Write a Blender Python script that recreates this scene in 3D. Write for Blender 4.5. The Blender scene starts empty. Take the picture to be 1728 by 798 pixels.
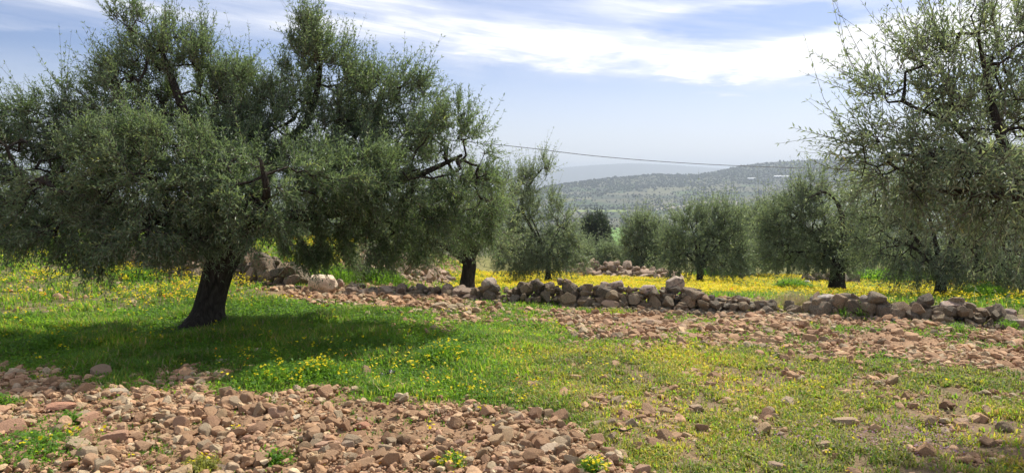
import bpy, bmesh, math, random
import numpy as np

S = bpy.context.scene
COL = S.collection
rad = math.radians
rng = np.random.default_rng(7)
random.seed(7)

# ------------------------------------------------------------------ camera
F = 1281.0                       # focal length in pixels of a 1728 px wide picture
HZ = 300.0                       # picture row of the true horizon
EYE = 1.6
PITCH = math.atan((399.0 - HZ) / F)
cd = bpy.data.cameras.new('camera')
cam = bpy.data.objects.new('camera', cd)
COL.objects.link(cam)
cd.sensor_width = 36.0
cd.lens = 36.0 * F / 1728.0
cd.clip_start = 0.05
cd.clip_end = 30000.0
cam.location = (0, 0, EYE)
cam.rotation_euler = (math.pi / 2 - PITCH, 0, 0)
S.camera = cam

# ------------------------------------------------------------------ sun, sky, exposure
SUN_EL, SUN_AZ = 50.0, 38.0      # azimuth clockwise from the view direction (+Y)
sd = bpy.data.lights.new('sun', 'SUN')
sun = bpy.data.objects.new('sun', sd)
COL.objects.link(sun)
sd.energy = 5.0
sd.angle = rad(0.55)
sd.color = (1.0, 0.94, 0.84)
sun.rotation_euler = (rad(90 - SUN_EL), 0, rad(180 - SUN_AZ))
sun.location = (30, 30, 40)

W = bpy.data.worlds.new('World')
S.world = W
W.use_nodes = True
wt = W.node_tree
wt.nodes.clear()


class G:
    """small helper that writes node expressions"""
    def __init__(s, t): s.t = t
    def n(s, ty, **k):
        x = s.t.nodes.new(ty)
        for a, b in k.items(): setattr(x, a, b)
        return x
    def l(s, a, b): s.t.links.new(a, b)
    def put(s, inp, v):
        if hasattr(v, 'is_output') or isinstance(v, bpy.types.NodeSocket): s.l(v, inp)
        else: inp.default_value = v
    def m(s, op, a, b=0.0, c=None, clamp=False):
        x = s.n('ShaderNodeMath', operation=op, use_clamp=clamp)
        s.put(x.inputs[0], a); s.put(x.inputs[1], b)
        if c is not None: s.put(x.inputs[2], c)
        return x.outputs[0]
    def mix(s, f, a, b, mode='MIX'):
        x = s.n('ShaderNodeMix', data_type='RGBA', blend_type=mode)
        s.put(x.inputs[0], f); s.put(x.inputs[6], a); s.put(x.inputs[7], b)
        return x.outputs[2]
    def noise(s, vec, scale, detail=3.0, rough=0.55, dist=0.0, dims='3D'):
        x = s.n('ShaderNodeTexNoise', noise_dimensions=dims)
        if vec is not None: s.l(vec, x.inputs['Vector'])
        x.inputs['Scale'].default_value = scale
        x.inputs['Detail'].default_value = detail
        x.inputs['Roughness'].default_value = rough
        x.inputs['Distortion'].default_value = dist
        return x
    def ramp(s, f, stops, interp='LINEAR'):
        x = s.n('ShaderNodeValToRGB')
        x.color_ramp.interpolation = interp
        e = x.color_ramp.elements
        e[0].position, e[1].position = stops[0][0], stops[-1][0]
        for p, c in stops[1:-1]: e.new(p)
        for i, (p, c) in enumerate(stops):
            e[i].position = p
            e[i].color = (c[0], c[1], c[2], 1) if hasattr(c, '__len__') else (c, c, c, 1)
        s.put(x.inputs[0], f)
        return x.outputs[0]
    def rng(s, v, a, b, c=0.0, d=1.0):
        x = s.n('ShaderNodeMapRange'); x.clamp = True
        s.put(x.inputs[0], v)
        for i, q in enumerate((a, b, c, d)): x.inputs[i + 1].default_value = q
        return x.outputs[0]


g = G(wt)
SKY_STRENGTH = 0.080
sky = g.n('ShaderNodeTexSky', sky_type='NISHITA')
sky.sun_disc = False
sky.sun_elevation = rad(SUN_EL)
sky.sun_rotation = rad(SUN_AZ)
sky.altitude = 700
sky.air_density = 1.0
sky.dust_density = 1.6
sky.ozone_density = 2.0
tc = g.n('ShaderNodeTexCoord')
sep = g.n('ShaderNodeSeparateXYZ')
g.l(tc.outputs['Generated'], sep.inputs[0])
az = g.m('ARCTAN2', sep.outputs[0], sep.outputs[1])
el = g.m('ARCSINE', sep.outputs[2])
# cirrus streaks: noise stretched along gently falling lines
el2 = g.m('ADD', el, g.m('MULTIPLY', az, 0.13))
cmb = g.n('ShaderNodeCombineXYZ')
g.l(g.m('MULTIPLY', az, 2.2), cmb.inputs[0]); g.l(g.m('MULTIPLY', el2, 17.0), cmb.inputs[1])
n1 = g.noise(cmb.outputs[0], 1.5, 6, 0.55, 0.5)
cmb2 = g.n('ShaderNodeCombineXYZ')
g.l(g.m('MULTIPLY', az, 7.0), cmb2.inputs[0]); g.l(g.m('MULTIPLY', el, 26.0), cmb2.inputs[1])
n2 = g.noise(cmb2.outputs[0], 1.6, 7, 0.6, 0.3)
wn1 = g.m('MULTIPLY', g.m('SUBTRACT', n2.outputs[0], 0.5), 0.045)
waz = g.m('ADD', az, g.m('MULTIPLY', wn1, 3.0))
wel = g.m('ADD', el, g.m('MULTIPLY', wn1, 0.55))


def sky_px(u, v):
    x = (u - 864) / F; y = (399 - v) / F
    d = np.array([x, math.cos(PITCH) + y * math.sin(PITCH), -math.sin(PITCH) + y * math.cos(PITCH)])
    d /= np.linalg.norm(d)
    return math.atan2(d[0], d[1]), math.asin(d[2])


def blob(u, v, ru, rv, tilt=0.0, sharp=1.0, hard=None):
    """an elliptical cloud bank round one direction of the sky; tilt in rows per column"""
    a0, e0 = sky_px(u, v)
    da = g.m('SUBTRACT', waz, a0)
    de = g.m('ADD', g.m('SUBTRACT', wel, e0), g.m('MULTIPLY', da, tilt))
    q = g.m('ADD', g.m('POWER', g.m('ABSOLUTE', g.m('DIVIDE', da, ru / F)), 2.0),
            g.m('POWER', g.m('ABSOLUTE', g.m('DIVIDE', de, rv / F)), 2.0))
    return g.rng(q, 1.0, 1.0 - sharp if sharp < 1 else 0.0, 0.0, 1.0)


def add(*a):
    r = a[0]
    for b in a[1:]: r = g.m('ADD', r, b)
    return r


# soft cirrus veil over the upper part of the sky, clear lower down
lower = g.m('SUBTRACT', wel, g.m('ADD', 0.118, g.m('MULTIPLY', g.m('ABSOLUTE', g.m('SUBTRACT', az, 0.30)), 0.06)))
veil = g.m('MULTIPLY', g.rng(lower, 0.0, 0.035), g.rng(n1.outputs[0], 0.34, 0.66, 0.34, 0.78))
lowhaze = g.m('MULTIPLY', g.rng(n1.outputs[0], 0.45, 0.75), 0.16)
b1 = g.m('MULTIPLY', blob(1130, 98, 520, 46, 0.0, 1), 0.62)
b2 = g.m('MULTIPLY', blob(1580, 70, 310, 58, -0.10, 0.75), 1.2)
b3 = g.m('MULTIPLY', blob(860, 60, 420, 44, 0.18, 1), 0.38)
b4 = g.m('MULTIPLY', blob(1270, 112, 150, 26, -0.05, 0.6), 0.9)
b5 = g.m('MULTIPLY', blob(60, 60, 420, 26, 0.14, 1), 0.4)
clear = g.m('MULTIPLY', blob(1260, 42, 210, 30, 0.02, 0.7), 0.55)
clear2 = g.m('MULTIPLY', blob(130, 75, 240, 18, 0.05, 1), 0.45)
cov = add(veil, g.m('MULTIPLY', add(b1, b2, b3, b4, b5), g.rng(n2.outputs[0], 0.30, 0.62, 0.35, 1.0)), lowhaze)
cmb3 = g.n('ShaderNodeCombineXYZ')
g.l(g.m('MULTIPLY', az, 4.0), cmb3.inputs[0]); g.l(g.m('MULTIPLY', el2, 70.0), cmb3.inputs[1])
n3 = g.noise(cmb3.outputs[0], 1.3, 6, 0.65, 0.6)
cov = g.m('MULTIPLY', cov, g.rng(n3.outputs[0], 0.32, 0.62, 0.72, 1.12))
cov = g.m('SUBTRACT', cov, g.m('ADD', clear, clear2))
cov = g.m('MINIMUM', g.m('MAXIMUM', cov, 0.0), 1.0)
# wisps below the bank
w1 = g.m('MULTIPLY', blob(1235, 158, 55, 7, 0.05, 1), g.rng(n2.outputs[0], 0.5, 0.62))
cov = g.m('MAXIMUM', cov, g.m('MULTIPLY', w1, 0.7))
cov = g.m('MULTIPLY', cov, g.rng(el, 0.02, 0.09))
SKYTINT = g.mix(1.0, sky.outputs[0], (0.92, 0.92, 1.12, 1), 'MULTIPLY')
cloudcol = g.mix(cov, (7.2, 7.7, 9.2, 1), (11.5, 11.4, 11.4, 1))
SKYTINT = g.mix(g.rng(el, 0.15, -0.01, 0.0, 0.75), SKYTINT, (10.2, 10.6, 11.4, 1))
skyc = g.mix(g.m('MULTIPLY', cov, 0.92), SKYTINT, cloudcol)
bg = g.n('ShaderNodeBackground')
g.l(skyc, bg.inputs[0])
bg.inputs[1].default_value = SKY_STRENGTH
wo = g.n('ShaderNodeOutputWorld')
g.l(bg.outputs[0], wo.inputs[0])

S.view_settings.view_transform = 'Standard'
S.view_settings.look = 'None'
S.view_settings.gamma = 1.0
S.view_settings.use_curve_mapping = False
S.view_settings.exposure = 0.50

S.render.engine = 'CYCLES'
C = S.cycles
C.max_bounces = 7
C.diffuse_bounces = 3
C.glossy_bounces = 2
C.transmission_bounces = 4
C.transparent_max_bounces = 8
C.volume_bounces = 1
C.use_denoising = True
C.denoiser = 'OPENIMAGEDENOISE'
C.denoising_input_passes = 'RGB_ALBEDO_NORMAL'
C.denoising_prefilter = 'ACCURATE'
C.caustics_reflective = False
C.caustics_refractive = False
C.sample_clamp_indirect = 6.0
C.volume_max_steps = 64

# ------------------------------------------------------------------ numpy noise
_perm = rng.permutation(512).astype(np.int64)
_perm = np.concatenate([_perm, _perm, _perm])
_val = rng.random(512)


def vnoise(x, y):
    xi = np.floor(x).astype(np.int64); yi = np.floor(y).astype(np.int64)
    fx = x - xi; fy = y - yi
    fx = fx * fx * (3 - 2 * fx); fy = fy * fy * (3 - 2 * fy)
    def h(a, b): return _val[_perm[(_perm[a & 511] + b) & 511]]
    return (h(xi, yi) * (1 - fx) + h(xi + 1, yi) * fx) * (1 - fy) + (h(xi, yi + 1) * (1 - fx) + h(xi + 1, yi + 1) * fx) * fy


def fbm(x, y, f=1.0, oct=4, gain=0.5):
    x = np.asarray(x, float); y = np.asarray(y, float)
    s = 0; a = 1; t = 0
    for i in range(oct):
        s = s + a * vnoise(x * f + 17.3 * i, y * f - 9.1 * i); t += a
        a *= gain; f *= 2.03
    return s / t                     # 0..1, mean .5


def sstep(x, a, b):
    t = np.clip((x - a) / (b - a), 0, 1)
    return t * t * (3 - 2 * t)


# ------------------------------------------------------------------ the shape of the land
A_Y = [0, 10, 13, 16, 19, 22, 28, 35, 50, 60, 100, 200, 400, 600]
A_A = [0, .160, .1545, .1495, .1440, .1400, .1300, .124, .117, .112, .100, .092, .083, .077]
P_Z = [0] + [EYE - a * y for y, a in zip(A_Y[1:], A_A[1:])]
L_Y = [0, 8, 10, 12, 14, 17, 24, 40, 60, 100, 200, 400, 600]
L_Z = [0, 0, .02, .10, .24, .20, -.5, -2.6, -5.1, -8.4, -16.8, -31.6, -44.6]
R_U = [-2000, 500, 800, 860, 930, 970, 1020, 1100, 1180, 1215, 1250, 1330, 1430, 1500, 1728, 3000]
R_V = [345, 345, 342, 335, 316, 309, 303, 297, 292, 286, 281, 276, 269, 264, 258, 262]
M_U = [-2000, 600, 850, 900, 940, 1000, 1060, 1120, 1200, 1300, 3000]
M_V = [290, 288, 284, 286, 284, 279, 276, 278, 284, 290, 292]


def H(X, Y):
    X = np.asarray(X, float); Y = np.asarray(Y, float)
    R = np.hypot(X, Y)
    D = np.where(Y > 0, 0.72 * np.maximum(Y, 0) + 0.28 * R, 0.0)
    zr = np.interp(D, A_Y, P_Z)
    zl = np.interp(D, L_Y, L_Z)
    w = sstep(-X, 0.8, 3.4) * (1 - sstep(D, 300, 600))
    z = zr * (1 - w) + zl * w
    z = z + 0.06 * w * np.clip(-X - 6, 0, 6) * sstep(D, 7, 12) * (1 - sstep(D, 16, 30))
    # far hills, by direction
    th = np.arctan2(X, np.maximum(Y, 1e-3))
    u = 864 + F * np.tan(np.clip(th, -1.3, 1.3))
    ar = (np.interp(u, R_U, R_V) - HZ) / F
    am = (np.interp(u, M_U, M_V) - HZ) / F
    rr = 1500 + 250 * np.sin(th * 5.0)
    t1 = np.clip((R - 600) / (rr - 600), 0, 1)
    a = .077 + (ar - .077) * (t1 ** 0.9)
    t2 = sstep(R, rr, rr + 900)
    a = np.where(R > rr, ar + (0.035 - ar) * t2, a)
    t3 = sstep(R, 3300, 5200)
    a = a + (am - a) * t3
    a = np.where(R > 5300, am + (R - 5300) * 1.5e-5, a)
    zf = EYE - a * R
    zf = zf + (fbm(X, Y, 1 / 140., 4) - .5) * 14 * sstep(R, 600, 1000) * (1 - sstep(R, 3000, 4000)) * (0.4 + 0.6 * t1)
    zf = np.where(Y > 0, zf, -44)
    wf = sstep(R, 560, 640) * (Y > 0)
    z = z * (1 - wf) + zf * wf
    near = 1 - sstep(R, 25, 60)
    z = z + near * ((fbm(X, Y, 0.55, 3) - .5) * 0.10 + (fbm(X + 40, Y, 2.6, 3) - .5) * 0.05)
    z = z + (1 - near) * (1 - wf) * (fbm(X, Y, 0.05, 3) - .5) * 1.0
    return z


def px(u, v, Y):
    """the point at ground distance Y seen at column u, row v"""
    x = (u - 864) / F; y = (399 - v) / F
    k = Y / (math.cos(PITCH) + y * math.sin(PITCH))
    return np.array([x * k, Y, EYE + k * (-math.sin(PITCH) + y * math.cos(PITCH))])


def uv(X, Y, Z=None):
    X = np.asarray(X, float); Y = np.asarray(Y, float)
    if Z is None: Z = H(X, Y)
    dz = Z - EYE
    d = Y * math.cos(PITCH) - dz * math.sin(PITCH)
    h = Y * math.sin(PITCH) + dz * math.cos(PITCH)
    d = np.where(d < 0.1, 0.1, d)
    return 864 + F * X / d, 399 - F * h / d


def gnd(u, v, ymax=60):
    Ys = np.linspace(2.0, ymax, 4000)
    x = (u - 864) / F; y = (399 - v) / F
    k = Ys / (math.cos(PITCH) + y * math.sin(PITCH))
    Xs = x * k; Zs = EYE + k * (-math.sin(PITCH) + y * math.cos(PITCH))
    d = Zs - H(Xs, Ys)
    i = int(np.argmax(d < 0)) if (d < 0).any() else int(np.argmin(d))
    return np.array([Xs[i], Ys[i], float(H(Xs[i], Ys[i]))])


# ------------------------------------------------------------------ where stones, grass and flowers lie
def zones(X, Y):
    Z = H(X, Y)
    u, v = uv(X, Y, Z)
    j1 = (fbm(X, Y, 1.1, 3) - .5); j2 = (fbm(X + 31, Y + 7, 0.5, 3) - .5)
    patch = fbm(X - 11, Y + 5, 1.7, 4, 0.6)
    u = u + j2 * 120
    v = v + j1 * 60 * np.clip((v - 400) / 250, 0.2, 1.2)
    bA = np.interp(u, [-600, 0, 150, 300, 450, 640, 800, 900, 1000, 1100, 1250], [632, 632, 640, 638, 652, 662, 676, 700, 735, 785, 880])
    A = sstep(v + 60 * (patch - .5), bA - 22, bA + 22)
    cT = np.interp(u, [300, 420, 500, 600, 700, 780, 850, 1000, 1200, 1400, 1600, 2200], [470, 476, 484, 488, 492, 497, 524, 528, 530, 533, 545, 555])
    cB = np.interp(u, [300, 420, 500, 600, 700, 780, 850, 1000, 1200, 1400, 1600, 2200], [474, 488, 510, 528, 540, 552, 560, 572, 588, 600, 612, 640])
    Cc = sstep(v, cT - 6, cT + 6) * (1 - sstep(v, cB - 20, cB + 22)) * sstep(u, 380, 500)
    Cc = Cc * (0.5 + 0.5 * sstep(np.abs(u - 860), 20, 130))
    beyond = (v < np.interp(u, [300, 560, 820, 1100, 1330, 1500, 1728], [455, 478, 497, 500, 508, 522, 528])) & (u > 480)
    mixu = sstep(u + 260 * (patch - .5), 720, 1060)
    leftlush = (1 - mixu) * (1 - A) * (1 - Cc) * (~beyond)
    right = mixu * (1 - A) * (1 - Cc) * (~beyond)
    bey = beyond.astype(float)
    rub = bey * sstep(u, 560, 600) * (1 - sstep(u, 775, 800))
    stone = 1.0 * A + 1.0 * Cc + 0.34 * right * (0.12 + 1.7 * sstep(fbm(X + 70, Y + 20, 3.6, 3, .6) + .6 * (.5 - patch), .46, .66)) + 0.045 * leftlush + 0.02 * bey + 0.75 * rub
    grass = 1.0 * leftlush * (0.55 + 0.9 * patch) + 0.85 * right * (0.15 + 1.2 * sstep(fbm(X - 40, Y + 60, 3.0, 3, .65) + .5 * (patch - .5), .40, .60)) + 0.75 * bey * (1 - 0.75 * rub) \
        + 0.06 * A * sstep(patch, .52, .62) * 6 * sstep(v, 690, 740) * (1 - sstep(u, 120, 320)) + 0.07 * A * patch + 0.22 * Cc * sstep(patch, .42, .66)
    yl = leftlush * (0.14 + 1.9 * sstep(v, 425, 445) * (1 - sstep(v, 492, 530)) * (1 - sstep(u, 330, 520))) * sstep(patch, .36, .56) \
        + right * 0.34 * sstep(patch, .45, .68) + bey * (1 - rub) * (1 - sstep(Z, .5, 1)) * (5 - 2.2 * sstep(u, 940, 1000) - 1.5 * sstep(u, 1180, 1300)) * (0.08 + sstep(patch, .38, .58)) \
        + leftlush * 0.5 * sstep(v, 590, 620) * sstep(u, 330, 480) + 0.01 * A
    pur = right * 0.9 * sstep(fbm(X + 90, Y - 30, 1.3, 3), .50, .60) * sstep(v, 590, 640) * sstep(u, 1100, 1250) * .7
    return dict(u=u, v=v, A=A, C=Cc, lush=leftlush, right=right, bey=bey, stone=stone, grass=grass, yel=yl, pur=pur, patch=patch, Z=Z, rub=rub)


# ------------------------------------------------------------------ mesh helpers
def npmesh(name, V, faces, mats, midx=None, attrs=None, smooth=False):
    """faces: list of int arrays (m,k)"""
    me = bpy.data.meshes.new(name)
    V = np.ascontiguousarray(V, np.float32)
    me.vertices.add(len(V)); me.vertices.foreach_set('co', V.ravel())
    faces = [np.asarray(f, np.int32) for f in faces if len(f)]
    tot = np.concatenate([np.full(len(f), f.shape[1], np.int32) for f in faces])
    idx = np.concatenate([f.ravel() for f in faces])
    st = np.concatenate([[0], np.cumsum(tot)[:-1]]).astype(np.int32)
    me.loops.add(len(idx)); me.loops.foreach_set('vertex_index', idx)
    me.polygons.add(len(tot)); me.polygons.foreach_set('loop_start', st)
    me.polygons.foreach_set('loop_total', tot)
    if midx is not None:
        mi = np.concatenate([np.full(len(f), m, np.int32) for f, m in zip(faces, midx)])
        me.polygons.foreach_set('material_index', mi)
    me.polygons.foreach_set('use_smooth', np.full(len(tot), smooth, bool))
    for k, a in (attrs or {}).items():
        a = np.asarray(a, np.float32)
        if a.ndim == 1:
            at = me.attributes.new(k, 'FLOAT', 'POINT'); at.data.foreach_set('value', a)
        else:
            at = me.attributes.new(k, 'FLOAT_COLOR', 'POINT')
            at.data.foreach_set('color', np.concatenate([a, np.ones((len(a), 1), np.float32)], 1).ravel())
    for m in mats: me.materials.append(m)
    me.update(calc_edges=True)
    me.validate()
    return me


def link(name, me, parent=None, loc=None, rot=None, scale=None):
    o = bpy.data.objects.new(name, me)
    COL.objects.link(o)
    if loc is not None: o.location = [float(q) for q in loc]
    if rot is not None: o.rotation_euler = [float(q) for q in rot]
    if scale is not None: o.scale = [float(q) for q in scale] if hasattr(scale, '__len__') else (scale,) * 3
    if parent is not None: o.parent = parent
    return o


def tag(o, label=None, cat=None, group=None, kind=None):
    if label: o['label'] = label
    if cat: o['category'] = cat
    if group: o['group'] = group
    if kind: o['kind'] = kind
    return o


def empty(name, loc):
    o = bpy.data.objects.new(name, None)
    COL.objects.link(o); o.location = [float(q) for q in loc]; o.empty_display_size = 0.2
    return o


def nrm(a):
    return a / np.maximum(np.linalg.norm(a, axis=-1, keepdims=True), 1e-9)


# ------------------------------------------------------------------ materials
def mat(name):
    m = bpy.data.materials.new(name); m.use_nodes = True
    m.node_tree.nodes.clear()
    g = G(m.node_tree)
    out = g.n('ShaderNodeOutputMaterial')
    return m, g, out


def pbsdf(g, out, col, rough=0.9, spec=0.3, bump=None, bstr=0.5, bdist=0.02):
    b = g.n('ShaderNodeBsdfPrincipled')
    g.put(b.inputs['Base Color'], col)
    g.put(b.inputs['Roughness'], rough)
    b.inputs['Specular IOR Level'].default_value = spec
    if bump is not None:
        bp = g.n('ShaderNodeBump'); bp.inputs['Strength'].default_value = bstr
        bp.inputs['Distance'].default_value = bdist
        g.l(bump, bp.inputs['Height']); g.l(bp.outputs[0], b.inputs['Normal'])
    g.l(b.outputs[0], out.inputs[0])
    return b


def geo_pos(g):
    return g.n('ShaderNodeNewGeometry').outputs['Position']


def attr(g, name, typ='GEOMETRY'):
    x = g.n('ShaderNodeAttribute'); x.attribute_name = name; x.attribute_type = typ
    return x


# near + far ground
m_ground, g, out = mat('ground')
pos = geo_pos(g)
ac = attr(g, 'tint')
na = g.noise(pos, 9.0, 6, 0.65)
nb = g.noise(pos, 60.0, 4, 0.7)
c = g.mix(1.0, ac.outputs['Color'], g.ramp(na.outputs[0], [(0.3, (0.62, 0.6, 0.58)), (0.5, (1, 1, 1)), (0.7, (1.35, 1.3, 1.25))]), 'MULTIPLY')
c = g.mix(1.0, c, g.ramp(nb.outputs[0], [(0.3, (0.7, 0.7, 0.7)), (0.7, (1.25, 1.25, 1.25))]), 'MULTIPLY')
h = g.m('ADD', g.m('MULTIPLY', na.outputs[0], 0.6), g.m('MULTIPLY', nb.outputs[0], 0.4))
pbsdf(g, out, c, 0.95, 0.15, h, 0.8, 0.05)


def rock_mat(name, src, lichen=0.0, dusty=0.0):
    m, g, out = mat(name)
    tcn = g.n('ShaderNodeTexCoord')
    vec = tcn.outputs['Object'] if src == 'obj' else geo_pos(g)
    if src == 'obj': base = g.n('ShaderNodeObjectInfo').outputs['Color']
    else: base = attr(g, 'tint').outputs['Color']
    sc = 1.0 if src != 'obj' else 1.0
    n1 = g.noise(vec, 14.0 * sc, 6, 0.65, 0.3); n2 = g.noise(vec, 70.0 * sc, 4, 0.7); n3 = g.noise(vec, 5.0, 3, 0.6)
    c = g.mix(1.0, base, g.ramp(n1.outputs[0], [(0.28, (0.62, 0.58, 0.55)), (0.5, (1, 1, 1)), (0.72, (1.25, 1.24, 1.22))]), 'MULTIPLY')
    c = g.mix(1.0, c, g.ramp(n2.outputs[0], [(0.3, (0.78, 0.78, 0.78)), (0.7, (1.2, 1.2, 1.2))]), 'MULTIPLY')
    c = g.mix(g.m('MULTIPLY', g.rng(n3.outputs[0], 0.5, 0.66), 0.45), c, (0.40, 0.23, 0.15, 1))
    if lichen:
        nl = g.noise(vec, 17.0, 5, 0.7, 0.8)
        c = g.mix(g.m('MULTIPLY', g.rng(nl.outputs[0], 0.53, 0.6), lichen), c, (0.36, 0.33, 0.26, 1))
        nk = g.noise(vec, 11.0, 5, 0.7, 0.5)
        c = g.mix(g.m('MULTIPLY', g.rng(nk.outputs[0], 0.5, 0.62), 0.75), c, (0.045, 0.042, 0.038, 1))
    h = g.m('ADD', g.m('MULTIPLY', n1.outputs[0], 0.65), g.m('MULTIPLY', n2.outputs[0], 0.35))
    pbsdf(g, out, c, 0.9, 0.25, h, 0.7, 0.03)
    return m


m_stone_o = rock_mat('loose_limestone', 'obj')
m_stone_a = rock_mat('loose_limestone_rubble', 'attr')
m_wall_o = rock_mat('weathered_wall_limestone', 'obj', 0.7)
m_wall_a = rock_mat('weathered_wall_rubble', 'attr', 0.6)


def leaf_mat(name, top, under, trans, tw=0.35, rough=0.42, spec=0.5):
    m, g, out = mat(name)
    r = attr(g, 'rnd').outputs['Fac']
    bf = g.n('ShaderNodeNewGeometry').outputs['Backfacing']
    k = g.ramp(r, [(0, (0.62, 0.66, 0.6)), (0.5, (1, 1, 1)), (0.85, (1.35, 1.25, 1.0)), (1, (1.9, 1.55, 0.95))])
    cc = g.mix(1.0, g.mix(bf, top, under), k, 'MULTIPLY')
    ct = g.mix(1.0, trans, k, 'MULTIPLY')
    b = g.n('ShaderNodeBsdfPrincipled')
    g.l(cc, b.inputs['Base Color']); b.inputs['Roughness'].default_value = rough
    b.inputs['Specular IOR Level'].default_value = spec
    t = g.n('ShaderNodeBsdfTranslucent'); g.l(ct, t.inputs[0])
    mx = g.n('ShaderNodeMixShader'); mx.inputs[0].default_value = tw
    g.l(b.outputs[0], mx.inputs[1]); g.l(t.outputs[0], mx.inputs[2]); g.l(mx.outputs[0], out.inputs[0])
    return m


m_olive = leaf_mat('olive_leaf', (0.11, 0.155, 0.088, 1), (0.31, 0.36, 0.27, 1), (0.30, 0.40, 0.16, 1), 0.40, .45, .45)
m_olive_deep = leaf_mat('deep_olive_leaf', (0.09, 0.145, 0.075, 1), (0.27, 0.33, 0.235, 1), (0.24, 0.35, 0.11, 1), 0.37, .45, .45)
m_olive_silver_lit = leaf_mat('silvery_lit_olive_leaf', (0.13, 0.178, 0.108, 1), (0.35, 0.39, 0.29, 1), (0.31, 0.41, 0.17, 1), 0.40, .45, .45)  # silvery leaf colour, paled further to paint in sun glare over the back trees
m_darkleaf = leaf_mat('dark_leaf', (0.03, 0.055, 0.025, 1), (0.05, 0.08, 0.04, 1), (0.06, 0.1, 0.03, 1), 0.25)
m_grass = leaf_mat('grass_blade', (0.10, 0.22, 0.03, 1), (0.11, 0.23, 0.04, 1), (0.25, 0.46, 0.035, 1), 0.5, 0.6, 0.25)
m_herb = leaf_mat('dull_herb', (0.24, 0.25, 0.07, 1), (0.27, 0.27, 0.09, 1), (0.42, 0.46, 0.07, 1), 0.48, 0.6, 0.25)
m_dry = leaf_mat('dry_straw', (0.42, 0.35, 0.2, 1), (0.42, 0.35, 0.2, 1), (0.4, 0.34, 0.18, 1), 0.3, 0.7, 0.2)
m_petal = leaf_mat('yellow_petal', (0.80, 0.66, 0.02, 1), (0.8, 0.64, 0.02, 1), (0.85, 0.7, 0.02, 1), 0.45, 0.6, 0.2)
m_orange = leaf_mat('orange_petal', (0.8, 0.32, 0.02, 1), (0.8, 0.32, 0.02, 1), (0.8, 0.32, 0.02, 1), 0.4, 0.6, 0.2)
m_purple = leaf_mat('mauve_petal', (0.42, 0.25, 0.38, 1), (0.42, 0.25, 0.38, 1), (0.42, 0.22, 0.36, 1), 0.4, 0.6, 0.2)

m_bark, g, out = mat('olive_bark')
tcn = g.n('ShaderNodeTexCoord')
mp = g.n('ShaderNodeMapping'); mp.inputs['Scale'].default_value = (9, 9, 2.5)
g.l(tcn.outputs['Object'], mp.inputs[0])
nb1 = g.noise(mp.outputs[0], 2.6, 7, 0.7, 1.0)
nb2 = g.noise(tcn.outputs['Object'], 40, 4, 0.7)
cb = g.ramp(nb1.outputs[0], [(0.3, (0.02, 0.017, 0.014)), (0.5, (0.055, 0.046, 0.036)), (0.72, (0.12, 0.10, 0.08))])
pbsdf(g, out, cb, 0.95, 0.1, g.m('ADD', nb1.outputs[0], g.m('MULTIPLY', nb2.outputs[0], 0.3)), 1.0, 0.04)

m_twig, g, out = mat('olive_twig')
pbsdf(g, out, (0.13, 0.115, 0.085, 1), 0.8, 0.2)

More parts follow.
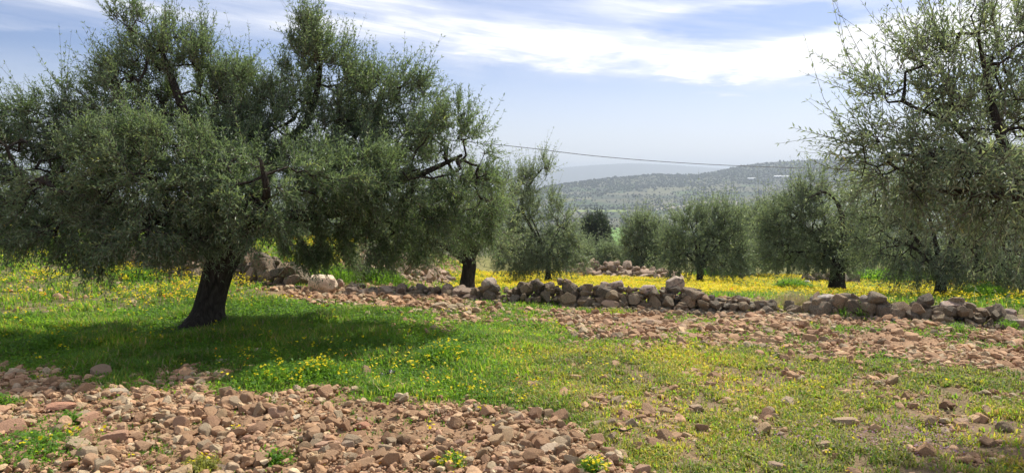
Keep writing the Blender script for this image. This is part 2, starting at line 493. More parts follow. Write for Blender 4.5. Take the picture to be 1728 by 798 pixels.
# ------------------------------------------------------------------ ground sheet
def ground():
    th = np.concatenate([np.linspace(-180, -52, 44)[:-1], np.linspace(-52, 52, 640), np.linspace(52, 180, 44)[1:]])
    th = np.radians(th)[:-1]
    r = [0.25]
    while r[-1] < 9500:
        r.append(r[-1] * (1.0125 if r[-1] > 3 else 1.06))
    r = np.array(r)
    T, R = np.meshgrid(th, r)
    X = (np.sin(T) * R).ravel(); Y = (np.cos(T) * R).ravel()
    Z = H(X, Y)
    n, m = len(th), len(r)
    z = zones(X, Y)
    # small clods and hollows where the soil is bare
    fine = (fbm(X, Y, 9.0, 3, 0.6) - .5) * 0.05 * (R.ravel() < 22)
    Z = Z + fine * np.clip(0.35 + z['stone'], 0, 1)
    soil = np.array([0.31, 0.195, 0.115]); dull = np.array([0.23, 0.165, 0.10]); green = np.array([0.085, 0.115, 0.035])
    far1 = np.array([0.10, 0.115, 0.055]); ylw = np.array([0.30, 0.29, 0.05])
    s = np.clip(z['stone'], 0, 1)[:, None]; gr = np.clip(z['grass'], 0, 1)[:, None]
    c = dull * (1 - s) + soil * s
    c = c * (1 - 0.6 * gr) + green * 0.6 * gr
    Rf = R.ravel()
    b = (z['bey'] * (Rf > 9) * (1 - z['rub']))[:, None]
    c = c * (1 - 0.5 * b) + (green * 0.5 + ylw * 0.5) * 0.5 * b
    # fields on the far slope: long strips that follow the contour
    uu, vv = uv(X, Y, Z)
    fr = sstep(Rf, 40, 120)[:, None]
    k1 = fbm(uu * 0.006 + 3, vv * 0.16 + 0.02 * uu, 1.0, 2)
    cell = np.floor(vv / 9.0 + (fbm(uu * 0.004, vv * 0.05, 1.0, 2)) * 6) * 7.13 + np.floor(uu / 85.0 + 3 * np.sin(np.floor(vv / 9.0) * 2.1)) * 3.7
    hsh = np.modf(np.abs(np.sin(cell * 12.9898) * 43758.5453))[0]
    pal = .68 * np.array([.92, 1.1, .85]) * np.array([[.075, .075, .06], [.12, .16, .06], [.17, .14, .11], [.09, .115, .06], [.15, .15, .09], [.08, .085, .07], [.2, .17, .12], [.07, .09, .05]])
    fc = pal[(hsh * 8).astype(int) % 8]
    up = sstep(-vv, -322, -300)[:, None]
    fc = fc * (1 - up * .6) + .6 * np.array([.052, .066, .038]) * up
    fc = fc * (0.7 + 0.6 * k1)[:, None]
    mount = sstep(Rf, 2400, 3000)[:, None]
    fc = fc * (1 - mount) + np.array([.12, .12, .11]) * mount
    bare = (sstep(fbm(X, Y, 1 / 55., 4, .6), .56, .62))[:, None]
    fc = fc * (1 - .6 * bare) + np.array([.10, .095, .075]) * .6 * bare
    # bright young-crop field and the pale farm track above it
    lf = (np.abs(uu - 1042) < 24) & (vv > 384) & (vv < 414)
    fc[lf] = (0.14, 0.26, 0.05)
    lf2 = (uu > 960) & (uu < 1060) & (np.abs(vv - 356) < 1.3)
    fc[lf2] = (0.20, 0.26, 0.06)
    trk = (uu > 1090) & (uu < 1240) & (np.abs(vv - (352 - (uu - 1090) * 0.075 + 3 * np.sin(uu * .03))) < 0.8)
    fc[trk] = (0.38, 0.34, 0.28)
    trk = (np.abs(uu - 1243 - (vv - 341) * 0.45) < 1.6) & (vv > 340) & (vv < 356)
    fc[trk] = (0.42, 0.38, 0.33)
    trk = (np.abs(uu - 1400 + (vv - 268) * 0.2) < 1.5) & (vv > 268) & (vv < 284)
    fc[trk] = (0.40, 0.38, 0.33)
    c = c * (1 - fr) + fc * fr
    i = np.arange(m - 1)[:, None] * n; jn = np.arange(n)[None, :]; j2 = (jn + 1) % n
    Fq = np.stack([i + jn, i + n + jn, i + n + j2, i + j2], -1).reshape(-1, 4)
    V = np.stack([X, Y, Z], 1)
    V = np.concatenate([V, [[0, 0, float(H(0, 0))]]])
    c = np.concatenate([c, [c[0]]])
    Ft = np.stack([np.full(n, len(V) - 1), np.arange(n), (np.arange(n) + 1) % n], 1)[:, [0, 1, 2]]
    me = npmesh('ground', V, [Fq[:, ::-1], Ft[:, ::-1]], [m_ground], attrs={'tint': c}, smooth=True)
    bm = bmesh.new(); bm.from_mesh(me); bmesh.ops.recalc_face_normals(bm, faces=bm.faces)
    bm.faces.ensure_lookup_table()
    if bm.faces[1000].normal.z < 0: bmesh.ops.reverse_faces(bm, faces=bm.faces)
    bm.to_mesh(me); bm.free()
    return tag(link('ground', me), kind='structure')


ground()

# ------------------------------------------------------------------ rock shapes
def ico(sub):
    bm = bmesh.new(); bmesh.ops.create_icosphere(bm, subdivisions=sub, radius=1.0)
    V = np.array([v.co[:] for v in bm.verts]); Fc = np.array([[v.index for v in f.verts] for f in bm.faces])
    bm.free(); return V, Fc


ICO = {s: ico(s) for s in (1, 2, 3, 4)}


def rock(sub, seed, planes=11, flat=0.75, rough=0.05, soft=0.25, box=0.25):
    r = np.random.default_rng(seed)
    V, Fc = ICO[sub]
    D = nrm(V)
    N = nrm(r.normal(size=(planes, 3)))
    if box > 0:
        N[:6] = nrm(np.array([[1, 0, 0], [-1, 0, 0], [0, 1, 0], [0, -1, 0], [0, 0, 1], [0, 0, -1]]) + r.normal(size=(6, 3)) * 0.28)
    d = r.uniform(0.52, 0.9, planes) if soft < .15 else r.uniform(0.66, 1.0, planes)
    dots = D @ N.T
    t = np.where(dots > 0.05, d[None] / np.maximum(dots, 0.05), 9)
    s = np.minimum(t.min(1), 1.25)
    k = s * (1 - soft) + soft * 0.95
    Fq = r.normal(size=(5, 3)) * 2.6; ph = r.uniform(0, 6.28, 5)
    nz = np.sin(D @ Fq.T + ph).mean(1)
    Fq2 = r.normal(size=(6, 3)) * 8; ph2 = r.uniform(0, 6.28, 6)
    nz2 = np.sin(D @ Fq2.T + ph2).mean(1)
    k = k * (1 + rough * 1.6 * nz + rough * nz2)
    P = D * k[:, None] * np.array([1.0, r.uniform(.6, .95), r.uniform(flat * .5, flat)])
    P /= np.abs(P).max()
    return P, Fc


HI = [rock(3, 100 + i, 10, 0.85, 0.03, 0.08) for i in range(16)]
MID = [rock(2, 200 + i, 10, 0.85, 0.04, 0.12) for i in range(14)]
LOW = [rock(1, 300 + i, 8, 0.8, 0.07, 0.3) for i in range(12)]
FLAT = [rock(3, 400 + i, 10, 0.42, 0.05, 0.25) for i in range(5)]


def rot_mats(yaw, tx, ty):
    cy, sy = np.cos(yaw), np.sin(yaw); cx, sx = np.cos(tx), np.sin(tx); cz, sz = np.cos(ty), np.sin(ty)
    o = np.ones_like(yaw); z = np.zeros_like(yaw)
    Rz = np.stack([cy, -sy, z, sy, cy, z, z, z, o], -1).reshape(-1, 3, 3)
    Rx = np.stack([o, z, z, z, cx, -sx, z, sx, cx], -1).reshape(-1, 3, 3)
    Ry = np.stack([cz, z, sz, z, o, z, -sz, z, cz], -1).reshape(-1, 3, 3)
    return Rz @ Ry @ Rx


def merge_rocks(protos, which, loc, M, scale, tint):
    Vs, Fs, Ts = [], [], []; off = 0
    for k, (P, Fc) in enumerate(protos):
        sel = np.nonzero(which == k)[0]
        if not len(sel): continue
        V = np.einsum('nij,vj->nvi', M[sel] , P) * scale[sel][:, None, None] + loc[sel][:, None, :]
        nv = len(P)
        Fs.append((Fc[None] + (np.arange(len(sel)) * nv)[:, None, None] + off).reshape(-1, 3))
        Vs.append(V.reshape(-1, 3)); Ts.append(np.repeat(tint[sel], nv, 0)); off += nv * len(sel)
    return np.concatenate(Vs), np.concatenate(Fs), np.concatenate(Ts)


TINTS = np.array([[.45, .29, .18], [.48, .315, .20], [.40, .245, .15], [.50, .36, .225], [.46, .285, .17], [.42, .33, .23], [.52, .42, .29], [.41, .255, .165]])
TNAMES = ['pinkish', 'pinkish', 'reddish', 'ochre', 'reddish', 'greyish', 'pale cream', 'reddish']
WALLT = np.array([1.05, 1.0, .86]) * np.array([[.18, .15, .11], [.15, .13, .10], [.25, .20, .14], [.12, .105, .085], [.22, .17, .12], [.31, .225, .155]])

BIG = [rock(4, 100 + i, 10 + i % 4, 0.9, 0.028, 0.08 + .02 * (i % 5)) for i in range(22)]
HI_ME = [npmesh('stone', P, [Fc], [m_stone_o], smooth=False) for P, Fc in BIG]
WBIG = [rock(4, 500 + i, 10 + i % 4, 0.95, 0.04, 0.10 + .03 * (i % 4)) for i in range(18)]
HIW_ME = [npmesh('wall_stone', P, [Fc], [m_wall_o], smooth=False) for P, Fc in WBIG]
FLAT_ME = [npmesh('stone', P, [Fc], [m_stone_o], smooth=False) for P, Fc in FLAT]


def sample(n, ymin, ymax, half=48):
    half = 48; n = int(n * 1.12)
    """random points of the ground in a wedge before the camera, evenly per area"""
    r = np.sqrt(rng.uniform(ymin ** 2, ymax ** 2, n)); t = np.radians(rng.uniform(-half, half, n))
    return np.sin(t) * r, np.cos(t) * r


# notable stones: (u, v of the base, width in picture px, shape, tint, yaw, (sx,sy,sz), label)
NOTE = [
    (197, 745, 46, 3, (.46, .28, .2), .2, (1, .8, 1.0), 'large blunt reddish stone sticking up in the stony ground at lower left'),
    (100, 690, 52, 'f0', (.52, .28, .2), .1, (1, .7, .8), 'long flat red stone at the shaded edge of the stony ground at left'),
    (24, 730, 50, 7, (.47, .28, .2), .4, (1, .8, .8), 'reddish block beside a grass patch at the left border'),
    (145, 712, 36, 5, (.52, .31, .22), .9, (1, .8, 1), 'angular red stone with a flat sunlit top left of the blunt upright stone'),
    (172, 634, 36, 2, (.34, .25, .19), .2, (1, .8, .9), 'brown stone alone in the shaded grass at lower left'),
    (198, 667, 40, 9, (.5, .42, .34), .2, (1, .8, .7), 'pale stone just out of the tree shade in the stony ground'),
    (386, 686, 36, 11, (.46, .3, .2), .5, (1, .7, 1.1), 'half-round brown stone near the strip of bright grass'),
    (468, 702, 28, 4, (.46, .3, .22), .2, (1, .8, 1.1), 'brown stone with a pointed top left of a small white-grey stone'),
    (500, 707, 17, 6, (.62, .58, .5), 1.0, (1, .8, .9), 'small white-grey stone bright among the red stones'),
    (428, 747, 38, 8, (.45, .27, .2), .0, (1, .8, .7), 'rounded red-brown lump low in the middle of the stony ground'),
    (585, 758, 28, 10, (.43, .34, .27), .3, (1, .9, 1.15), 'upright grey-brown stone leaning on a long flat slab'),
    (553, 755, 50, 'f1', (.5, .33, .25), .25, (1, .6, .8), 'long flat slab of stone under an upright grey-brown stone'),
    (541, 762, 34, 'f2', (.52, .3, .22), .0, (1, .7, .7), 'thin flat red stone tucked under the long slab'),
    (609, 776, 26, 1, (.5, .29, .21), .4, (1, .8, .9), 'rounded red stone to the right of the leaning upright stone'),
    (552, 776, 15, 12, (.55, .36, .27), .1, (1, .7, 1), 'small round pink stone under the flat red stone'),
    (632, 788, 30, 3, (.44, .3, .22), .9, (1, .8, .9), 'large rounded brown stone near the bottom edge left of centre'),
    (575, 797, 28, 0, (.42, .25, .18), .5, (1, .8, 1.1), 'dark red tooth-shaped stone at the bottom edge'),
    (395, 778, 40, 5, (.48, .36, .26), -.6, (1, .5, .9), 'slanted ochre stone pointing down to the right near the bottom edge'),
    (372, 797, 26, 2, (.48, .37, .29), .2, (1, .8, .9), 'pale brown stone at the bottom edge beside a slanted ochre stone'),
    (612, 721, 30, 14, (.52, .27, .19), .7, (1, .8, .9), 'bright red broken stone in the middle of the stony ground'),
    (773, 754, 27, 13, (.47, .31, .24), .1, (.9, .7, 1.3), 'tall pointed pinkish stone standing upright low in the centre'),
    (771, 780, 26, 9, (.48, .33, .26), .5, (1, .8, 1), 'squat pink stone just below the tall pointed one'),
    (870, 706, 27, 7, (.58, .49, .35), -.5, (1, .6, .8), 'pale cream block tilted at the edge of the thin grass'),
    (926, 764, 34, 6, (.55, .44, .35), .2, (1, .9, 1.15), 'pale grey stone with a hollowed top low in the centre'),
    (851, 764, 24, 15, (.42, .28, .2), .2, (1, .8, 1.0), 'dark brown stone left of the pale hollowed stone'),
    (872, 772, 34, 4, (.47, .33, .26), .2, (1, .7, .7), 'low broad pink stone between the dark brown and the hollowed stone'),
    (994, 780, 38, 12, (.47, .34, .25), .1, (1, .8, .7), 'broad pitted brown stone near the end of the stony ground'),
    (1040, 777, 38, 8, (.50, .41, .32), -.3, (1, .7, .7), 'long pale stone at the end of the stony ground beside thin grass'),
    (1082, 800, 38, 10, (.5, .33, .25), .3, (1, .8, .9), 'large pink stone at the bottom edge where the stony ground ends'),
    (1030, 720, 24, 1, (.42, .32, .24), .1, (.9, .7, 1.3), 'rounded brown stone standing on edge above a dark stick'),
    (1008, 722, 24, 2, (.46, .36, .26), .7, (1, .8, .8), 'wedge-shaped stone leaning on the rounded brown stone above the stick'),
    (898, 797, 30, 0, (.44, .26, .19), .3, (1, .7, .9), 'dark red block at the bottom edge right of centre'),
    (834, 797, 46, 13, (.5, .33, .26), -.3, (1, .7, .6), 'broad pink slab at the bottom edge in the centre'),
    (1426, 716, 42, 'f3', (.47, .35, .26), .2, (1, .7, .9), 'flat brown stone lying in the thin grass on the right'),
    (1392, 752, 30, 3, (.44, .33, .25), .1, (1, .8, .7), 'low brown stone in thin grass below the flat stone'),
    (1355, 750, 26, 5, (.46, .35, .27), .5, (1, .8, .6), 'second low brown stone in thin grass paired with another'),
    (1622, 716, 26, 11, (.45, .32, .25), .3, (1, .8, .9), 'rounded stone in the thin grass at lower right'),
    (1595, 712, 22, 14, (.50, .42, .33), .3, (1, .8, .9), 'paler stone left of the rounded stone at lower right'),
    (1310, 792, 36, 9, (.44, .33, .26), -.5, (1, .6, .8), 'slanted grey-brown stone at the bottom edge on the right'),
    (373, 613, 24, 6, (.42, .36, .29), .1, (1, .8, .8), 'grey stone between the shade and the bright grass strip'),
    (1037, 520, 44, 8, (.5, .36, .28), .1, (1, .7, .7), 'largest pinkish stone of the band below the main wall'),
    (740, 520, 30, 1, (.52, .42, .32), .2, (1, .8, .8), 'pale stone set down in front of the low wall right of the pale boulder'),
    (1012, 0, 0, 0, 0, 0, 0, ''),
    (1105, 548, 32, 4, (.5, .36, .28), .1, (1, .7, .6), 'rounded pink stone alone below the middle of the main wall'),
]


def place_note():
    for (u, v, w, k, tint, yaw, sc, lab) in NOTE:
        if not lab: continue
        p = gnd(u, min(v, 850))
        s = w / F * p[1] / 2 * 1.08
        me = FLAT_ME[int(k[1])] if isinstance(k, str) else HI_ME[k]
        o = link('stone', me, loc=p + np.array([0, 0, s * sc[2] * .22]), rot=(0, 0, yaw), scale=(s * sc[0], s * sc[1] , s * sc[2]))
        o.color = (tint[0], tint[1] * .98, tint[2] * .86, 1)
        tag(o, lab, 'stone', 'loose stones one can single out on the field')


place_note()


BIGS = []


def scatter_stones():
    S1 = [sample(95000, 2.6, 7.6, 42), sample(120000, 7.6, 13, 42), sample(60000, 13, 26, 42)]
    X = np.concatenate([q[0] for q in S1]); Y = np.concatenate([q[1] for q in S1])
    z = zones(X, Y)
    r = rng.random(len(X))
    R = np.hypot(X, Y)
    clump = .30 + 1.35 * sstep(fbm(X - 5, Y + 9, 2.4, 3, .6), .35, .62)
    keep = r < np.clip(z['stone'] * clump * .80, 0, 1)
    X, Y = X[keep], Y[keep]
    st = z['stone'][keep]; A = z['A'][keep]; Cc = z['C'][keep]
    n = len(X)
    # sizes: many small, few big (m, half length)
    q = rng.random(n)
    s = 0.0055 + 0.0085 * q + 0.021 * q ** 5 + 0.030 * q ** 20 * (0.5 + 0.9 * rng.random(n))
    s *= np.where(A > .5, 0.98, np.where(Cc > .4, 0.98, 0.9))
    Rr = np.hypot(X, Y)
    s *= 1 + 0.05 * np.clip(Rr - 6, 0, 10)
    Z = H(X, Y)
    yaw = rng.uniform(0, 6.28, n); tx = rng.normal(0, .35, n); ty = rng.normal(0, .35, n)
    M = rot_mats(yaw, tx, ty)
    ti = rng.choice(len(TINTS), n, p=[.17, .13, .15, .13, .13, .15, .08, .06])
    tint = TINTS[ti] * rng.uniform(.68, 1.12, (n, 1)) * np.array([1, .98, .9])
    clod = (rng.random(n) < .30) & (s < .022)
    tint[clod] = np.array([.30, .185, .105]) * rng.uniform(.8, 1.15, (clod.sum(), 1))
    # towards the wall the band is greyer
    pile = rng.random(n) ** 2 * (A + .6 * Cc) * 0.03
    loc = np.stack([X, Y, Z + s * rng.uniform(-.06, .26, n) + pile], 1)
    u, v = uv(X, Y, Z)
    view = (u > 4) & (u < 1724) & (v < 796) & (v > 400)
    big = np.argsort(-(s / Rr) * view)[:255]
    isb = np.zeros(n, bool); isb[big] = True
    # size in view too small ones go low-poly
    appar = s / Rr * F
    hi = (~isb) & (appar > 7.5)
    mid = (~isb) & (appar > 3.6) & ~hi
    lo = ~(isb | hi | mid)
    Vs, Fs, Ts = [], [], []; off = 0
    for protos, sel in ((HI, hi), (MID, mid), (LOW, lo)):
        idx = np.nonzero(sel)[0]
        if not len(idx): continue
        V, Fc, T = merge_rocks(protos, rng.integers(0, len(protos), len(idx)), loc[idx], M[idx], s[idx], tint[idx])
        Vs.append(V); Fs.append(Fc + off); Ts.append(T); off += len(V)
    me = npmesh('stone_rubble', np.concatenate(Vs), [np.concatenate(Fs)], [m_stone_a], attrs={'tint': np.concatenate(Ts)})
    tag(link('stone_rubble', me), 'small loose reddish stones and rubble strewn over the field', 'rubble', kind='stuff')
    print('STONES', n, 'mid', mid.sum(), 'hi', hi.sum())
    for i in big:
        k = int(rng.integers(0, len(HI_ME)))
        o = link('stone', HI_ME[k], loc=loc[i], rot=(tx[i], ty[i], yaw[i]), scale=(s[i],) * 3)
        o.color = (*tint[i], 1)
        nm = TNAMES[ti[i]]
        BIGS.append((o, nm, A[i], Cc[i], u[i], v[i], s[i]))
        continue
        if A[i] > .5: where = 'stone lying among rubble on the bare red ground in front'; gp = 'loose stones on the red ground in front'
        elif Cc[i] > .35: where = 'stone in the rubble band that runs below the wall'; gp = 'loose stones in the rubble band below the wall'
        elif u[i] < 880: where = 'stone half sunk in the green grass near the big olive tree'; gp = 'loose stones in the green grass'
        elif v[i] < 500: where = 'stone lying in the flowery ground beyond the wall'; gp = 'loose stones beyond the wall'
        else: where = 'stone half sunk in the thin grass of the right-hand field'; gp = 'loose stones in the thin grass'
        tag(o, nm + ' ' + where, 'stone', gp + ', ' + nm)


scatter_stones()


ANCH = [(n[0], n[1], n[7]) for n in NOTE if n[7]] + [
    (352, 552, 'trunk of the big olive tree'), (546, 494, 'pale cream boulder'), (1140, 515, 'upright grey boulder on the wall'), (1338, 520, 'gap between the two walls'),
    (1464, 535, 'dark rounded boulder of the right-hand wall'), (1608, 545, 'broad brown boulder of the right-hand wall'), (1450, 536, 'bright grass tuft at the wall foot'),
    (655, 640, 'black scrap'), (752, 620, 'bright green weed clump'), (900, 515, 'left half of the main wall'), (1701, 545, 'dark round boulder at the wall end'), (1260, 530, 'right end of the main wall'),
    (640, 500, 'low tumbled stone row'), (1200, 590, 'lower edge of the rubble band'), (1500, 600, 'rubble band lower edge on the right'), (320, 797, 'flowering weed at the bottom edge'), (467, 777, 'small green weed tuft')]


def name_stones():
    used = {}
    for o, nm, A_, C_, uu, vv, ss in sorted(BIGS, key=lambda b: -b[6]):
        d = [((uu - a[0]) ** 2 + (2.2 * (vv - a[1])) ** 2, j) for j, a in enumerate(ANCH)]
        done = False
        for _, j in sorted(d)[:6]:
            a = ANCH[j]; dx, dy = uu - a[0], 2.2 * (vv - a[1])
            w = ('left of' if dx < 0 else 'right of') if abs(dx) > abs(dy) else ('just behind' if dy < 0 else 'in front of')
            far = 'a little way ' if math.hypot(dx, dy) > 70 and 'of' == w[-2:] and 'front' not in w else ''
            anc = ' '.join(a[2].split()[:9])
            for cut in (' among', ' beside', ' near', ' under', ' at the edge', ' with', ' in the middle', ' in the stony', ' pointing', ' lying', ' bright', ' alone', ' leaning', ' low', ' just', ' tucked', ' set', ' where'):
                if a[2].find(cut) > 8: anc = min(anc, a[2][:a[2].find(cut)], key=len)
            size = 'fist-sized' if ss > .045 else ('egg-sized' if ss > .025 else 'small')
            lab = f'{size} {nm} stone {far}{w} the {anc}'
            if len(lab.split()) <= 16 and lab not in used: used[lab] = o; done = True; break
            lab = f'{nm} stone {far}{w} the {anc}'
            if len(lab.split()) <= 16 and lab not in used: used[lab] = o; done = True; break
        if not done: lab = ' '.join(f'{nm} stone {w} the {anc}'.split()[:16])
        used.setdefault(lab, o)
        z_ = 'on the red ground in front' if A_ > .5 else ('in the rubble band below the wall' if C_ > .35 else 'in the grass')
        if not done: used[lab]['group'] = 'loose stones'
        tag(o, lab, 'stone', 'loose stones')


name_stones()

# ------------------------------------------------------------------ dry-stone walls and heaps
def stone_wall(name, label, cat, path, heights, sizes, n, seed, tints=WALLT, width=0.28, hi=HIW_ME, mats=m_wall_a, big=None, limit=98, group=None):
    """path: base points (world); stones heaped along it up to the height; the largest are parts"""
    r = np.random.default_rng(seed)
    path = np.array(path); d = np.r_[0, np.cumsum(np.linalg.norm(np.diff(path[:, :2], axis=0), axis=1))]
    root = empty(name, path[len(path) // 2])
    tag(root, label, cat, group)
    recs = []
    L = d[-1]
    t = 0.0
    def at(t): return np.array([np.interp(t, d, path[:, k]) for k in range(3)])
    # courses
    for layer in range(6):
        t = r.uniform(0, .1)
        zfrac = layer / 5.0
        while t < L:
            hgt = np.interp(t / L, np.linspace(0, 1, len(heights)), heights)
            s = sizes[0] * .7 + (sizes[1] * 1.35 - sizes[0] * .7) * r.random() ** 1.6
            zc = layer * sizes[1] * 0.8
            if zc + s * .5 <= hgt * r.uniform(.85, 1.15) or layer == 0:
                c = at(t)
                for side in ((-1, 1, 0) if layer < 2 else (-.4, .5)):
                    o2 = side * width * (1 - .28 * layer) * .5 + r.normal(0, .03)
                    px_, py_ = c[0] + r.normal(0, .02), c[1] + o2
                    zz = float(H(px_, py_)) + zc + s * .38 + r.normal(0, .012)
                    recs.append((px_, py_, zz, s * r.uniform(.85, 1.2)))
            t += s * 1.45
    # spill of little stones at the foot
    for _ in range(n):
        c = at(r.uniform(0, L)); s = r.uniform(.022, .05)
        px_, py_ = c[0], c[1] - width * .5 - abs(r.normal(0, .12))
        recs.append((px_, py_, float(H(px_, py_)) + s * .3, s))
    for b in (big or []):
        recs.append(b)
    A = np.array([q[:4] for q in recs])
    order = np.argsort(-A[:, 3])
    # prefer stones of the camera side and the top
    score = A[:, 3] * (1 + .5 * (A[:, 2] > np.quantile(A[:, 2], .6))) - 0.04 * (A[:, 1] - np.interp(A[:, 0], path[:, 0], path[:, 1])) / width
    order = np.argsort(-score)
    top = order[:limit]; rest = order[limit:]
    for i in top:
        k = int(r.integers(0, len(hi)))
        o = link('stone', hi[k], parent=root, loc=A[i, :3] - np.array(root.location),
                 rot=(r.normal(0, .3), r.normal(0, .25), r.uniform(0, 6.28)), scale=(A[i, 3] * 1.0, A[i, 3] * r.uniform(.85, 1.05), A[i, 3] * r.uniform(.9, 1.2)))
        o.color = (*(tints[r.integers(0, len(tints))] * r.uniform(.8, 1.2)), 1)
    if len(rest):
        m = len(rest)
        M = rot_mats(r.uniform(0, 6.28, m), r.normal(0, .3, m), r.normal(0, .3, m))
        V, Fc, T = merge_rocks(MID, r.integers(0, len(MID), m), A[rest, :3] - np.array(root.location), M, A[rest, 3], tints[r.integers(0, len(tints), m)] * r.uniform(.8, 1.2, (m, 1)))
        me = npmesh('small_stones', V, [Fc], [mats], attrs={'tint': T})
        tag(link('small_stones', me, parent=root), kind='stuff')
    return root


def gp(*pts, ymax=60): return [gnd(u, v, ymax) for u, v in pts]


PINK = np.array([[.34, .25, .18], [.40, .29, .21], [.31, .23, .165], [.43, .33, .24], [.28, .225, .17]])
stone_wall('stone_wall', 'main dry-stone wall of dark lichen-spotted boulders beside the yellow flower strip', 'wall',
           gp((815, 506), (900, 512), (1000, 516), (1100, 520), (1200, 524), (1290, 528), (1335, 528), (1368, 529)), (.21, .27, .28, .26, .26, .20, .13, .08), (.048, .082), 320, 11)
stone_wall('stone_wall', 'short dry-stone wall of squarish brown boulders in front of the right-hand trees', 'wall',
           gp((1372, 528), (1440, 532), (1520, 537), (1600, 542), (1690, 546)), (.16, .23, .23, .22, .14), (.06, .10), 120, 12)
stone_wall('stone_wall', 'low tumbled row of stones running right from the pale boulder', 'wall',
           gp((585, 495), (650, 496), (720, 499), (770, 503), (812, 506)), (.10, .11, .13, .12, .16), (.05, .085), 130, 13, np.concatenate([WALLT, PINK]))
stone_wall('stone_heap', 'heap of dark boulders between the big tree trunk and the pale boulder', 'stone heap',
           gp((395, 466), (440, 470), (490, 476), (525, 482)), (.34, .36, .28, .12), (.08, .14), 90, 14, WALLT * .8, 0.6)
stone_wall('stone_heap', 'dark stone heap in the shade left of the big tree trunk', 'stone heap',
           gp((215, 440), (270, 450), (320, 458), (350, 462)), (.14, .22, .26, .26), (.07, .12), 60, 15, WALLT, 0.6)
stone_wall('stone_heap', 'heap of pinkish stones behind the far edge of the yellow flowers', 'stone heap',
           gp((955, 464), (1000, 468), (1060, 470), (1120, 472), (1150, 472)), (.25, .5, .6, .45, .2), (.08, .15), 160, 16, PINK, 1.6, HI_ME, m_stone_a)
stone_wall('stone_heap', 'bank of pinkish rubble left of the trunk behind the low stone row', 'stone heap',
           gp((600, 462), (660, 466), (720, 472), (760, 478)), (.38, .42, .36, .16), (.05, .11), 260, 17, PINK, 1.3, HI_ME, m_stone_a)
stone_wall('stone_heap', 'small heap of dark stones behind the lone trunk on the right', 'stone heap',
           gp((1362, 478), (1400, 479), (1440, 479)), (.2, .3, .2), (.09, .15), 20, 18, WALLT, 0.6)

# boulders of their own
def boulder(u, v, w, seed, tint, dims, yaw, label, wallm=False, lift=0.0, name='boulder', planes=12, soft=.25, dy=0.0):
    p = gnd(u, v); s = w / F * p[1] / 2
    P, Fc = rock(4, seed, planes, 0.9, .035, soft)
    P = P / np.abs(P).max(0)
    m = m_wall_o if wallm else m_stone_o
    V = P * np.array(dims) * s
    # fine chips
    V = V * (1 + 0.02 * np.sin(V @ np.array([[31, 57, 22]]).T / s * .12) )
    me = npmesh(name, V, [Fc], [m])
    o = link(name, me, loc=p + np.array([0, dy, dims[2] * s * .86 + lift]), rot=(0, 0, yaw))
    o.color = (*tint, 1)
    return tag(o, label, 'boulder')


boulder(546, 494, 50, 901, (.66, .52, .37), (1, .8, .66), .15, 'large pale cream boulder resting in front of the stone heap', soft=.45)
boulder(575, 487, 20, 902, (.38, .28, .21), (.7, .8, .9), .4, 'small brown stone tucked against the right side of the pale boulder')
boulder(1140, 520, 36, 903, (.42, .34, .26), (1, .8, 1.0), .35, 'tall grey boulder standing upright on top of the main wall', True, .17, dy=.12, planes=9, soft=.06)
boulder(1042, 517, 34, 904, (.40, .31, .25), (1, .8, .72), .0, 'rounded brown boulder sitting on the top of the main wall', True, .155, dy=.1)
boulder(825, 508, 36, 905, (.36, .29, .23), (1, .8, .8), .8, 'brown wedge-shaped boulder at the left end of the main wall', True, .10, dy=.05)
boulder(1095, 519, 38, 907, (.38, .29, .24), (1, .8, .5), .3, 'flat brown boulder on the wall left of the tall grey boulder', True, .15, dy=.05)
boulder(1022, 515, 17, 906, (.26, .2, .16), (1, .8, .8), .8, 'small dark boulder on the wall left of the rounded brown one', True, .20, dy=.1)
boulder(1392, 527, 48, 908, (.42, .37, .32), (1, .7, .42), .1, 'smooth grey boulder at the left end of the right-hand wall', True, .09)
boulder(1464, 532, 34, 909, (.27, .22, .18), (1, .8, .78), .5, 'dark rounded boulder standing in the right-hand wall', True, .07)
boulder(1608, 541, 44, 910, (.34, .25, .2), (1, .8, .55), .1, 'broad brown boulder near the right end of the right-hand wall', True, .09)
boulder(1701, 541, 28, 911, (.22, .17, .14), (1, .8, .85), .6, 'dark round boulder standing apart at the right end of the wall')
boulder(1722, 553, 34, 912, (.42, .34, .28), (1, .8, .5), .1, 'greyish boulder low at the right border below the wall')
boulder(1072, 454, 32, 913, (.62, .55, .48), (1, .7, .6), .1, 'large pale boulder on the far pink stone heap', dy=.5, lift=.2)
boulder(1362, 482, 14, 914, (.66, .62, .55), (1, .7, .75), .1, 'small white stone beside the dark heap behind the lone trunk')
boulder(1252, 474, 15, 915, (.06, .055, .05), (.9, .8, 1), .1, 'small black stump-like rock under the trees beyond the wall')

# ------------------------------------------------------------------ olive trees
def tubes(P0, P1, R0, R1, sides=5):
    n = len(P0)
    d = nrm(P1 - P0)
    up = np.where(np.abs(d[:, 2:3]) > .9, np.array([[1., 0, 0]]), np.array([[0, 0, 1.]]))
    a = nrm(np.cross(d, up)); b = np.cross(d, a)
    ang = np.arange(sides) / sides * 2 * np.pi
    ring = a[:, None] * np.cos(ang)[None, :, None] + b[:, None] * np.sin(ang)[None, :, None]
    V = np.concatenate([P0[:, None] + ring * R0[:, None, None], P1[:, None] + ring * R1[:, None, None]], 1)
    i = np.arange(sides); j = (i + 1) % sides
    q = np.stack([i, j, j + sides, i + sides], 1)
    Fq = (q[None] + (np.arange(n) * 2 * sides)[:, None, None]).reshape(-1, 4)
    return V.reshape(-1, 3), Fq


